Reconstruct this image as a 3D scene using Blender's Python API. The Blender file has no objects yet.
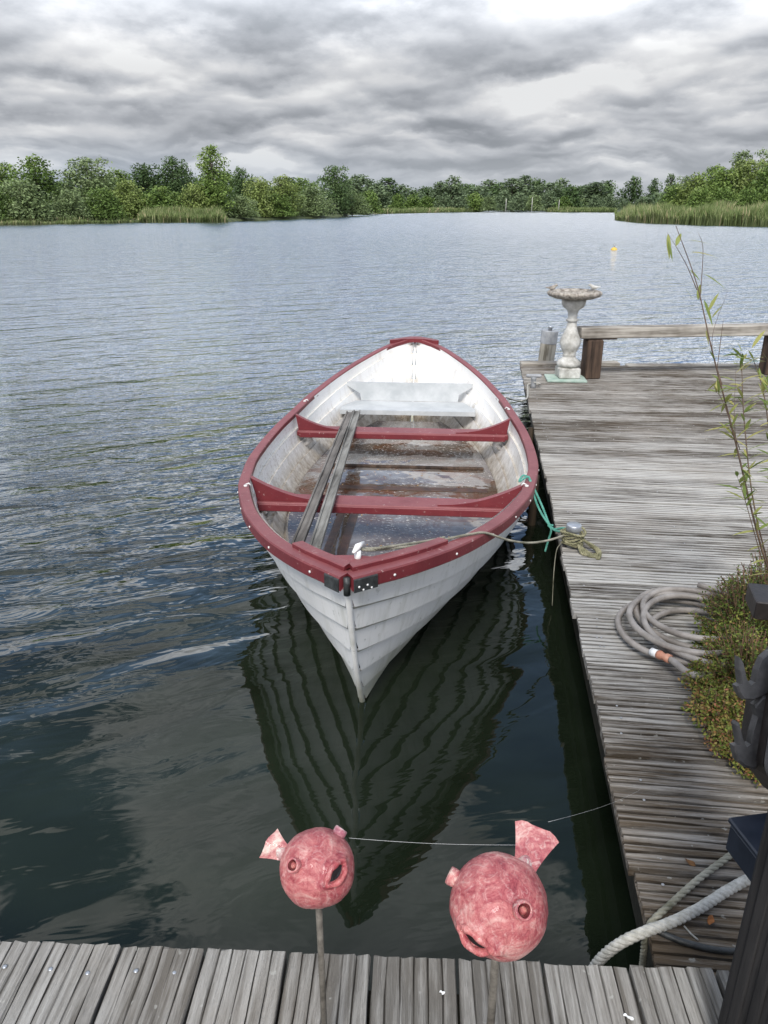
import bpy, math, random
from mathutils import Vector, Matrix, noise
random.seed(7)
C = bpy.context.scene.collection
PI = math.pi
R = math.radians

# ------------------------------------------------------------------ camera
H, F, PITCH, YAW = 1.9, 769.0, R(21.8), R(6.95)
fw = Vector((-math.sin(YAW)*math.cos(PITCH), math.cos(YAW)*math.cos(PITCH), -math.sin(PITCH)))
rt = Vector((math.cos(YAW), math.sin(YAW), 0))
up = rt.cross(fw)
cd = bpy.data.cameras.new('camera'); cam = bpy.data.objects.new('camera', cd); C.objects.link(cam)
cam.location = (0, 0, H)
cam.rotation_euler = Matrix((rt, up, -fw)).transposed().to_euler()
cd.sensor_fit = 'VERTICAL'; cd.sensor_height = 24.0; cd.lens = 24.0*F/1024.0
cd.clip_start = 0.05; cd.clip_end = 9000
bpy.context.scene.camera = cam

def ray(px, py): return fw + rt*((px-384)/F) - up*((py-512)/F)
def P(px, py, z=0.0):
    d = ray(px, py); return Vector((0, 0, H)) + d*((z-H)/d.z)
def W(px, py, depth): return Vector((0, 0, H)) + ray(px, py)*depth
def far(px, dist):
    h = Vector((-math.sin(YAW), math.cos(YAW), 0)); p = h*dist + rt*(dist*(px-384)/828.0)
    return p
def ht(dist, ytop): return H + dist*(204.4-ytop)/892.0

# ------------------------------------------------------------------ helpers
def tag(o, label=None, cat=None, group=None, kind=None):
    if label: o['label'] = label
    if cat: o['category'] = cat
    if group: o['group'] = group
    if kind: o['kind'] = kind
    return o
def empty(name, loc=(0, 0, 0), rz=0.0, label=None, cat=None, group=None):
    o = bpy.data.objects.new(name, None); C.objects.link(o)
    o.location = loc; o.rotation_euler = (0, 0, rz); o.empty_display_size = .1
    return tag(o, label, cat, group)
def copy_tree(o, parent=None):
    c = o.copy(); C.objects.link(c); c.parent = parent
    for ch in [x for x in bpy.data.objects if x.parent == o]: copy_tree(ch, c)
    return c

class MB:
    def __init__(s): s.v = []; s.f = []; s.c = []; s.sm = []
    def add(s, vs, fs, col=(1, 1, 1), smooth=True):
        n = len(s.v); s.v += [tuple(p) for p in vs]
        for f in fs: s.f.append(tuple(i+n for i in f)); s.c.append(col); s.sm.append(smooth)
    def box(s, c, size, rot=None, bev=0.0, col=(1, 1, 1), jit=0.0):
        hx, hy, hz = size[0]/2, size[1]/2, size[2]/2
        M = rot or Matrix.Identity(3); c = Vector(c)
        b = min(bev, hx*.9, hy*.9, hz*.9)
        if b <= 0:
            vs = [c + M @ Vector((x, y, z)) for x in (-hx, hx) for y in (-hy, hy) for z in (-hz, hz)]
            s.add(vs, [(0, 1, 3, 2), (4, 6, 7, 5), (0, 4, 5, 1), (2, 3, 7, 6), (0, 2, 6, 4), (1, 5, 7, 3)], col, False); return
        def oct(dx, dy):
            return [(dx-b, -dy), (dx, -dy+b), (dx, dy-b), (dx-b, dy), (-dx+b, dy), (-dx, dy-b), (-dx, -dy+b), (-dx+b, -dy)]
        rings = [[(x*(hx-b)/hx, y*(hy-b)/hy, -hz) for x, y in oct(hx, hy)], [(x, y, -hz+b) for x, y in oct(hx, hy)],
                 [(x, y, hz-b) for x, y in oct(hx, hy)], [(x*(hx-b)/hx, y*(hy-b)/hy, hz) for x, y in oct(hx, hy)]]
        vs = [c + M @ Vector(p) for r in rings for p in r]
        fs = [tuple(range(7, -1, -1)), tuple(range(24, 32))]
        for k in range(3):
            for i in range(8): fs.append((k*8+i, k*8+(i+1) % 8, k*8+8+(i+1) % 8, k*8+8+i))
        s.add(vs, fs, col, False)
    def beam(s, a, b, w, h, bev=0.004, up_=(0, 0, 1), col=(1, 1, 1)):
        a, b = Vector(a), Vector(b); d = b-a; L = d.length; d.normalize()
        sx = d.cross(Vector(up_)).normalized(); u = sx.cross(d)
        s.box((a+b)/2, (w, L, h), Matrix((sx, d, u)).transposed(), bev, col)
    def tube(s, pts, r, n=8, cap=True, col=(1, 1, 1), smooth=True):
        pts = [Vector(p) for p in pts]; rr = r if callable(r) else (lambda t: r)
        vs = []; prev = None; m = len(pts)
        for i, p in enumerate(pts):
            t = (pts[min(i+1, m-1)]-pts[max(i-1, 0)]).normalized()
            if prev is None:
                a = Vector((0, 0, 1)) if abs(t.z) < .9 else Vector((1, 0, 0)); x = t.cross(a).normalized()
            else:
                x = prev - t*prev.dot(t); x.normalize()
            prev = x; y = t.cross(x); q = rr(i/(m-1))
            for k in range(n):
                an = 2*PI*k/n; vs.append(p + (x*math.cos(an)+y*math.sin(an))*q)
        fs = [(i*n+k, i*n+(k+1) % n, (i+1)*n+(k+1) % n, (i+1)*n+k) for i in range(m-1) for k in range(n)]
        if cap: fs += [tuple(range(n-1, -1, -1)), tuple((m-1)*n+k for k in range(n))]
        s.add(vs, fs, col, smooth)
    def lathe(s, prof, n=24, M=None, origin=(0, 0, 0), wob=None, col=(1, 1, 1), smooth=True):
        M = M or Matrix.Identity(3); o = Vector(origin); vs = []
        for j, (r, z) in enumerate(prof):
            for k in range(n):
                a = 2*PI*k/n; q = r*(wob(a, j) if wob else 1)
                vs.append(o + M @ Vector((q*math.cos(a), q*math.sin(a), z)))
        m = len(prof)
        fs = [(j*n+k, j*n+(k+1) % n, (j+1)*n+(k+1) % n, (j+1)*n+k) for j in range(m-1) for k in range(n)]
        fs += [tuple(range(n-1, -1, -1)), tuple((m-1)*n+k for k in range(n))]
        s.add(vs, fs, col, smooth)
    def loft(s, rings, close=True, caps=True, col=(1, 1, 1), smooth=False):
        n = len(rings[0]); vs = [p for r in rings for p in r]
        rng = range(n) if close else range(n-1)
        fs = [(j*n+k, j*n+(k+1) % n, (j+1)*n+(k+1) % n, (j+1)*n+k) for j in range(len(rings)-1) for k in rng]
        if caps and close: fs += [tuple(range(n-1, -1, -1)), tuple((len(rings)-1)*n+k for k in range(n))]
        s.add(vs, fs, col, smooth)
    def build(s, name, mat, parent=None, normals=False, weld=False):
        me = bpy.data.meshes.new(name); me.from_pydata(s.v, [], s.f); me.update()
        me.polygons.foreach_set('use_smooth', s.sm)
        at = me.color_attributes.new('tint', 'FLOAT_COLOR', 'CORNER')
        buf = []
        for p, c in zip(me.polygons, s.c): buf += [c[0], c[1], c[2], 1.0]*p.loop_total
        at.data.foreach_set('color', buf)
        if normals:
            import bmesh
            bm = bmesh.new(); bm.from_mesh(me)
            if weld: bmesh.ops.remove_doubles(bm, verts=bm.verts, dist=1e-5)
            bmesh.ops.recalc_face_normals(bm, faces=bm.faces); bm.to_mesh(me); bm.free()
        me.materials.append(mat)
        o = bpy.data.objects.new(name, me); C.objects.link(o); o.parent = parent
        return o

def spline(pts, n=10):
    pts = [Vector(p) for p in pts]; q = [pts[0]*2-pts[1]]+pts+[pts[-1]*2-pts[-2]]; out = []
    for i in range(1, len(q)-2):
        a, b, c, d = q[i-1:i+3]
        for k in range(n):
            t = k/n; out.append(.5*((2*b)+(c-a)*t+(2*a-5*b+4*c-d)*t*t+(3*b-a-3*c+d)*t**3))
    out.append(pts[-1]); return out
def resample(pts, step):
    out = [pts[0]]; acc = 0.0
    for a, b in zip(pts, pts[1:]):
        L = (b-a).length
        while acc + L >= step and L > 1e-9:
            t = (step-acc)/L; a = a+(b-a)*t; out.append(a); L = (b-a).length; acc = 0.0
        acc += L
    out.append(pts[-1]); return out
def rope(mb, pts, r, strands=3, pitch=None, n=6, col=(1, 1, 1)):
    pitch = pitch or r*7
    pts = resample(spline(pts, 12), pitch/9)
    prev = None; fr = []
    for i, p in enumerate(pts):
        t = (pts[min(i+1, len(pts)-1)]-pts[max(i-1, 0)]).normalized()
        if prev is None:
            a = Vector((0, 0, 1)) if abs(t.z) < .9 else Vector((1, 0, 0)); x = t.cross(a).normalized()
        else: x = (prev-t*prev.dot(t)).normalized()
        prev = x; fr.append((p, x, t.cross(x)))
    for s_ in range(strands):
        q = []
        for i, (p, x, y) in enumerate(fr):
            a = 2*PI*(i/9+s_/strands); q.append(p+(x*math.cos(a)+y*math.sin(a))*r*.5)
        mb.tube(q, r*.56, n, col=col)

# ------------------------------------------------------------------ materials
class NT:
    def __init__(s, name):
        s.m = bpy.data.materials.new(name); s.m.use_nodes = True; s.t = s.m.node_tree; s.t.nodes.clear()
        s.out = s.n('ShaderNodeOutputMaterial')
    def n(s, typ, **kw):
        nd = s.t.nodes.new(typ)
        for k, v in kw.items(): setattr(nd, k, v)
        return nd
    def l(s, a, b): s.t.links.new(a, b)
    def put(s, sock, v):
        if hasattr(v, 'is_output') or isinstance(v, bpy.types.NodeSocket): s.l(v, sock)
        else: sock.default_value = v
    def co(s, kind='Object', scale=(1, 1, 1), rot=(0, 0, 0), loc=(0, 0, 0)):
        tc = s.n('ShaderNodeTexCoord'); mp = s.n('ShaderNodeMapping')
        mp.inputs['Scale'].default_value = scale; mp.inputs['Rotation'].default_value = rot; mp.inputs['Location'].default_value = loc
        s.l(tc.outputs[kind], mp.inputs['Vector']); return mp.outputs['Vector']
    def noise(s, vec, scale, detail=4, rough=.55, dist=0.0, col=False):
        nd = s.n('ShaderNodeTexNoise'); nd.inputs['Scale'].default_value = scale; nd.inputs['Detail'].default_value = detail
        nd.inputs['Roughness'].default_value = rough; nd.inputs['Distortion'].default_value = dist; s.l(vec, nd.inputs['Vector'])
        return nd.outputs['Color' if col else 'Fac']
    def ramp(s, fac, stops, interp='LINEAR'):
        nd = s.n('ShaderNodeValToRGB'); cr = nd.color_ramp; cr.interpolation = interp
        while len(cr.elements) < len(stops): cr.elements.new(.5)
        for e, (p, c) in zip(cr.elements, stops):
            e.position = p; e.color = (c, c, c, 1) if isinstance(c, (int, float)) else (*c, 1)
        s.put(nd.inputs['Fac'], fac); return nd.outputs['Color']
    def math(s, op, a, b=0.0, c=0.0, clamp=False):
        nd = s.n('ShaderNodeMath', operation=op, use_clamp=clamp)
        for i, v in enumerate((a, b, c)): s.put(nd.inputs[i], v)
        return nd.outputs[0]
    def mix(s, fac, a, b, mode='MIX'):
        nd = s.n('ShaderNodeMix', data_type='RGBA', blend_type=mode)
        s.put(nd.inputs['Factor'], fac)
        for k, v in ((6, a), (7, b)): s.put(nd.inputs[k], (*v, 1) if isinstance(v, tuple) and len(v) == 3 else v)
        return nd.outputs[2]
    def tint(s):
        nd = s.n('ShaderNodeVertexColor', layer_name='tint'); return nd.outputs['Color']
    def sep(s, v):
        nd = s.n('ShaderNodeSeparateXYZ'); s.l(v, nd.inputs[0]); return nd.outputs
    def mapr(s, v, a, b, c, d):
        nd = s.n('ShaderNodeMapRange', interpolation_type='SMOOTHSTEP')
        for i, q in enumerate((v, a, b, c, d)): s.put(nd.inputs[i], q)
        return nd.outputs[0]
    def bump(s, h, dist=.01, strength=1.0, normal=None):
        nd = s.n('ShaderNodeBump'); nd.inputs['Distance'].default_value = dist; s.put(nd.inputs['Strength'], strength); s.l(h, nd.inputs['Height'])
        if normal is not None: s.l(normal, nd.inputs['Normal'])
        return nd.outputs[0]
    def bsdf(s, base, rough=.6, normal=None, metal=0.0, spec=.5, ior=None, coat=0.0, extra=None):
        b = s.n('ShaderNodeBsdfPrincipled')
        s.put(b.inputs['Base Color'], (*base, 1) if isinstance(base, tuple) else base)
        s.put(b.inputs['Roughness'], rough); b.inputs['Metallic'].default_value = metal
        b.inputs['Specular IOR Level'].default_value = spec; b.inputs['Coat Weight'].default_value = coat
        if ior: b.inputs['IOR'].default_value = ior
        if normal is not None: s.l(normal, b.inputs['Normal'])
        s.l(b.outputs[0], s.out.inputs[0]); return b

def m_plain(name, c1, c2, scale=8, rough=.6, bump=.002, metal=0.0, stretch=(1, 1, 1), coat=0.0, contrast=(.35, .65), spec=.5):
    t = NT(name); v = t.co(scale=stretch); n = t.noise(v, scale, 6, .65)
    col = t.mix(1.0, t.ramp(n, [(contrast[0], c1), (contrast[1], c2)]), t.tint(), 'MULTIPLY')
    t.bsdf(col, rough, t.bump(t.noise(v, scale*3, 4, .6), bump), metal, spec, coat=coat); return t.m

def m_deck(name, axis, dark, light, patches, brown=(.15, .11, .07)):
    """weathered decking; axis = board direction (0 x, 1 y); tint.r per board value, tint.g groove depth"""
    t = NT(name); st = (1.3, 30, 8) if axis == 0 else (30, 1.3, 8)
    tc = t.n('ShaderNodeTexCoord').outputs['Object']
    v = t.co(scale=st); v2 = t.co(scale=(st[0]*3, st[1]*3, st[2]))
    tn = t.sep(t.tint())
    off = t.n('ShaderNodeVectorMath', operation='ADD'); t.l(v, off.inputs[0])
    cb = t.n('ShaderNodeCombineXYZ'); t.l(t.math('MULTIPLY', tn[0], 90.0), cb.inputs[0]); t.l(t.math('MULTIPLY', tn[0], 50.0), cb.inputs[2]); t.l(cb.outputs[0], off.inputs[1])
    n1 = t.noise(off.outputs[0], 1.6, 7, .7); n2 = t.noise(v2, 1.2, 5, .7)
    big = t.noise(tc, patches[0], 4, .6)
    f = t.math('ADD', t.math('MULTIPLY', n1, .6), t.math('MULTIPLY', n2, .4))
    f = t.math('ADD', f, t.math('MULTIPLY', t.math('SUBTRACT', big, .5), patches[1]))
    f = t.math('ADD', f, t.math('MULTIPLY', t.math('SUBTRACT', tn[0], .5), patches[2]))
    y = t.sep(tc)[1]
    if axis == 0:
        a = t.mapr(y, 1.2, 2.0, -.075, .05); b = t.mapr(y, 3.9, 4.9, 0.0, -.075)
        f = t.math('ADD', f, t.math('ADD', a, b))
    col = t.ramp(f, [(.39, dark), (.465, tuple(.6*a+.4*b for a, b in zip(dark, light))), (.575, light)])
    warm = t.noise(tc, 1.7, 3, .6)
    wf = t.math('MULTIPLY', t.ramp(warm, [(.45, 0.0), (.65, 1.0)]), .45)
    col = t.mix(wf, col, t.mix(.55, col, brown))
    if axis == 0:
        col = t.mix(t.math('ADD', t.mapr(y, 3.9, 5.2, 0.0, .28), t.mapr(y, .9, 2.0, .55, 0.0)), col, t.mix(.6, col, brown))
    col = t.mix(t.math('MULTIPLY', tn[1], .93), col, (.018, .015, .011))
    spots = t.ramp(t.noise(tc, 38, 2, .5), [(.69, 0.0), (.73, 1.0)])
    col = t.mix(t.math('MULTIPLY', spots, .5), col, (.42, .42, .38))
    bh = t.math('ADD', n1, t.math('MULTIPLY', n2, .6))
    t.bsdf(col, .85, t.bump(bh, .010), spec=.2); return t.m

def m_wood(name, dark, light, axis=0, rough=.8, sc=1.0):
    t = NT(name); st = [14, 14, 14]; st[axis] = .9
    v = t.co(scale=tuple(x*sc for x in st)); n = t.noise(v, 1.5, 7, .7); b = t.noise(t.co(), 3, 3, .6)
    f = t.math('ADD', n, t.math('MULTIPLY', t.math('SUBTRACT', b, .5), .5))
    col = t.mix(1.0, t.ramp(f, [(.32, dark), (.62, light)]), t.tint(), 'MULTIPLY')
    t.bsdf(col, rough, t.bump(n, .005), spec=.3); return t.m

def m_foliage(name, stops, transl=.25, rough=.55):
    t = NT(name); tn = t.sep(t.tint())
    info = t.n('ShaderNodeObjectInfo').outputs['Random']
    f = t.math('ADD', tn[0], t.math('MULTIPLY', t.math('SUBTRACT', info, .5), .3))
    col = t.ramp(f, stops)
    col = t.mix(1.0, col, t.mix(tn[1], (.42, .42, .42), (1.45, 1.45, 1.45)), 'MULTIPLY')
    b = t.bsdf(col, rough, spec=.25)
    tr = t.n('ShaderNodeBsdfTranslucent'); t.l(col, tr.inputs[0])
    ms = t.n('ShaderNodeMixShader'); ms.inputs[0].default_value = transl
    t.l(b.outputs[0], ms.inputs[1]); t.l(tr.outputs[0], ms.inputs[2]); t.l(ms.outputs[0], t.out.inputs[0]); return t.m

def m_hull(name, inside):
    t = NT(name); tc = t.n('ShaderNodeTexCoord').outputs['Object']; z = t.sep(tc)[2]; y = t.sep(tc)[1]
    n1 = t.noise(tc, 2.2, 5, .6); n2 = t.noise(tc, 28, 5, .7); vs = t.co(scale=(9, 9, 1.2)); n3 = t.noise(vs, 1.6, 6, .65)
    col = t.ramp(n1, [(.3, (.76, .755, .73)), (.7, (.87, .865, .845))])
    if inside:
        # brown silt rising from the bilge, more of it forward
        lim = t.math('ADD', z, t.math('MULTIPLY', t.math('SUBTRACT', n3, .5), -.30))
        dirt = t.mapr(lim, .12, .40, 1.0, 0.0)
        col = t.mix(dirt, col, t.ramp(n2, [(.35, (.16, .12, .08)), (.65, (.45, .41, .35))]))
        specks = t.math('MULTIPLY', t.ramp(t.noise(tc, 55, 3, .7), [(.56, 0.0), (.62, 1.0)]), t.mapr(y, 4.2, 1.4, .1, .85))
        col = t.mix(specks, col, (.34, .29, .22))
        st = t.math('MULTIPLY', t.ramp(n3, [(.54, 0.0), (.72, 1.0)]), .35)
        col = t.mix(st, col, (.42, .37, .3))
        end = t.math('MULTIPLY', t.mapr(y, 4.55, 5.0, 0.0, 1.0), t.mapr(z, .34, .22, 0.0, .8))
        col = t.mix(end, col, (.17, .11, .06))
    else:
        gr = t.mapr(t.math('ADD', z, t.math('MULTIPLY', t.math('SUBTRACT', n3, .5), .35)), .30, .0, .0, .85)
        col = t.mix(gr, col, (.30, .30, .21))
        st = t.math('MULTIPLY', t.ramp(n3, [(.50, 0.0), (.70, 1.0)]), .5)
        col = t.mix(st, col, (.45, .45, .38))
        sc = t.math('MULTIPLY', t.ramp(n2, [(.62, 0.0), (.68, 1.0)]), .5)
        col = t.mix(sc, col, (.36, .37, .33))
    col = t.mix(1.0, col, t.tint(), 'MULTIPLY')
    t.bsdf(col, .38, t.bump(n1, .004), spec=.45); return t.m

def m_red(name):
    t = NT(name); tc = t.n('ShaderNodeTexCoord').outputs['Object']
    n1 = t.noise(tc, 4, 5, .65); n2 = t.noise(tc, 45, 4, .7)
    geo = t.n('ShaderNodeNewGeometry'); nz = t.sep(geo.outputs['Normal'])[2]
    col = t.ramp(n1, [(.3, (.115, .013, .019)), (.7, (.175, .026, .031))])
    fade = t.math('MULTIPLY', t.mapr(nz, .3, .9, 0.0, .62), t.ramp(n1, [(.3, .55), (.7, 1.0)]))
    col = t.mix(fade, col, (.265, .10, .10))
    chips = t.ramp(n2, [(.64, 0.0), (.68, 1.0)])
    col = t.mix(t.math('MULTIPLY', chips, .6), col, (.5, .36, .33))
    dk = t.ramp(t.noise(tc, 13, 4, .6), [(.3, .35), (.42, 0.0)])
    col = t.mix(dk, col, (.12, .02, .02))
    t.bsdf(col, .5, t.bump(n2, .0015), spec=.4); return t.m

def m_glaze(name):
    t = NT(name); v = t.co(scale=(1, 1, 1)); n = t.noise(v, 21, 8, .74, .9); n2 = t.noise(t.co(scale=(1.5, 1.5, .7)), 60, 5, .75, 1.2)
    pt = t.ramp(n, [(.30, (.15, .02, .03)), (.43, (.31, .06, .07)), (.53, (.43, .14, .135)), (.68, (.58, .36, .32))])
    sp = t.ramp(n2, [(.52, 0.0), (.66, 1.0)])
    col = t.mix(t.math('MULTIPLY', sp, .35), pt, (.72, .52, .48))
    dk = t.ramp(n2, [(.30, 1.0), (.42, 0.0)])
    col = t.mix(t.math('MULTIPLY', dk, .6), col, (.22, .015, .03))
    vr = t.n('ShaderNodeTexVoronoi', feature='DISTANCE_TO_EDGE'); vr.inputs['Scale'].default_value = 85; wn = t.n('ShaderNodeVectorMath', operation='ADD'); t.l(v, wn.inputs[0]); nv = t.n('ShaderNodeVectorMath', operation='SCALE'); t.l(t.noise(v, 40, 3, .6, 0, True), nv.inputs[0]); nv.inputs[3].default_value = .018; t.l(nv.outputs[0], wn.inputs[1]); t.l(wn.outputs[0], vr.inputs['Vector'])
    ck = t.math('MULTIPLY', t.ramp(vr.outputs['Distance'], [(.0, 1.0), (.07, 0.0)]), t.ramp(n2, [(.35, .9), (.6, .1)]))
    col = t.mix(t.math('MULTIPLY', ck, .38), col, (.22, .02, .04))
    col = t.mix(1.0, col, t.tint(), 'MULTIPLY')
    t.bsdf(col, t.ramp(n, [(.3, .5), (.7, .28)]), t.bump(t.math('ADD', t.math('MULTIPLY', ck, -.12), t.math('ADD', n2, n)), .0024), spec=.4, coat=.12); return t.m

def m_water():
    t = NT('lake water'); tc = t.n('ShaderNodeTexCoord').outputs['Object']; x, y, z = t.sep(tc)
    # long lazy undulations, then wind ripples that fade out in the lee of the jetty
    def wv(ang, lx, ly):
        mp = t.n('ShaderNodeMapping', vector_type='TEXTURE'); mp.inputs['Rotation'].default_value = (0, 0, R(ang)); mp.inputs['Scale'].default_value = (lx, ly, 1)
        t.l(tc, mp.inputs['Vector']); return mp.outputs['Vector']
    sw = t.noise(wv(38, 2.2, .75), 1.0, 2, .4, .4)
    sw2 = t.noise(wv(33, 1.1, .36), 1.0, 2, .42, .5)
    rp = t.noise(wv(24, .34, .15), 1.0, 3, .55, .5)
    rp2 = t.noise(wv(18, .11, .055), 1.0, 3, .6, .4)
    out = t.math('SUBTRACT', y, t.math('MULTIPLY', x, 1.0))         # more open to the left
    pat = t.noise(t.co(scale=(.25, .5, 1)), 1.0, 3, .5)
    oo = t.math('ADD', out, t.math('MULTIPLY', t.math('SUBTRACT', pat, .5), 5.0))
    m1 = t.mapr(oo, 2.9, 6.2, .07, 1.25); m2 = t.mapr(oo, 4.5, 11.0, .0, 1.1)
    h = t.math('MULTIPLY', sw, t.mapr(out, 1.8, 6, .022, .085))
    h = t.math('ADD', h, t.math('MULTIPLY', sw2, t.mapr(oo, 2.5, 5.0, .008, .070)))
    h = t.math('ADD', h, t.math('MULTIPLY', t.math('MULTIPLY', rp, m1), .030))
    h = t.math('ADD', h, t.math('MULTIPLY', t.math('MULTIPLY', rp2, m2), .012))
    h = t.math('MULTIPLY', h, t.mapr(y, 10, 80, 1.0, .8))
    n = t.bump(h, 1.0)
    g0 = t.n('ShaderNodeNewGeometry'); sc_ = t.n('ShaderNodeVectorMath', operation='SCALE'); t.l(g0.outputs['Incoming'], sc_.inputs[0]); t.l(t.mapr(y, 3, 17, .0, .11), sc_.inputs[3])
    ad = t.n('ShaderNodeVectorMath', operation='ADD'); t.l(n, ad.inputs[0]); t.l(sc_.outputs[0], ad.inputs[1])
    nm_ = t.n('ShaderNodeVectorMath', operation='NORMALIZE'); t.l(ad.outputs[0], nm_.inputs[0]); n = nm_.outputs[0]
    rough = t.mapr(y, 8, 70, .015, .10)
    mk = t.noise(t.co(scale=(1, 1, 1), rot=(0, 0, R(35))), .9, 4, .6, 1.0)
    col = t.ramp(mk, [(.35, (.010, .0125, .007)), (.65, (.019, .022, .013))])
    col = t.ramp(mk, [(.35, (.0055, .0085, .0045)), (.65, (.011, .0165, .0095))])
    geo = t.n('ShaderNodeNewGeometry')
    dt = t.n('ShaderNodeVectorMath', operation='DOT_PRODUCT'); t.l(geo.outputs['Incoming'], dt.inputs[0]); t.l(n, dt.inputs[1])
    cs = t.math('MAXIMUM', dt.outputs['Value'], 0.0)
    fr = t.math('ADD', t.math('MULTIPLY', t.math('POWER', t.math('SUBTRACT', 1.0, cs, clamp=True), t.mapr(y, 2.5, 10, 3.6, 1.0)), .93), .026)
    df = t.n('ShaderNodeBsdfDiffuse'); t.l(col, df.inputs[0])
    gl = t.n('ShaderNodeBsdfGlossy'); t.put(gl.inputs['Roughness'], rough); gl.inputs['Color'].default_value = (1, 1, 1, 1); t.l(n, gl.inputs['Normal'])
    ms = t.n('ShaderNodeMixShader'); t.l(fr, ms.inputs[0]); t.l(df.outputs[0], ms.inputs[1]); t.l(gl.outputs[0], ms.inputs[2]); t.l(ms.outputs[0], t.out.inputs[0]); return t.m

def m_rain():
    t = NT('murky rainwater'); tc = t.n('ShaderNodeTexCoord').outputs['Object']; x, y, z = t.sep(tc)
    n = t.noise(tc, 2.2, 5, .6, .5)
    base = t.ramp(n, [(.32, (.060, .036, .020)), (.5, (.125, .10, .08)), (.68, (.23, .22, .21))])
    rim = t.ramp(t.noise(tc, 5, 5, .65, .8), [(.50, 0.0), (.58, 1.0)])
    back = t.mapr(y, 1.5, 2.2, 0.0, 1.0)
    base = t.mix(t.math('MULTIPLY', t.math('MULTIPLY', rim, back), .75), base, (.10, .042, .018))
    sp = t.ramp(t.noise(t.co(scale=(1, 2.4, 1)), 34, 3, .65), [(.60, 0.0), (.64, 1.0)])
    sm = t.math('MULTIPLY', sp, t.ramp(t.noise(tc, 3.1, 3, .6), [(.40, 0.0), (.56, 1.0)]))
    base = t.mix(t.math('MULTIPLY', sm, .9), base, (.62, .60, .56))
    t.bsdf(base, t.ramp(sm, [(.0, .04), (.6, .6)]), t.bump(t.noise(tc, 6, 2, .5), .003), ior=1.55); return t.m

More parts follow.
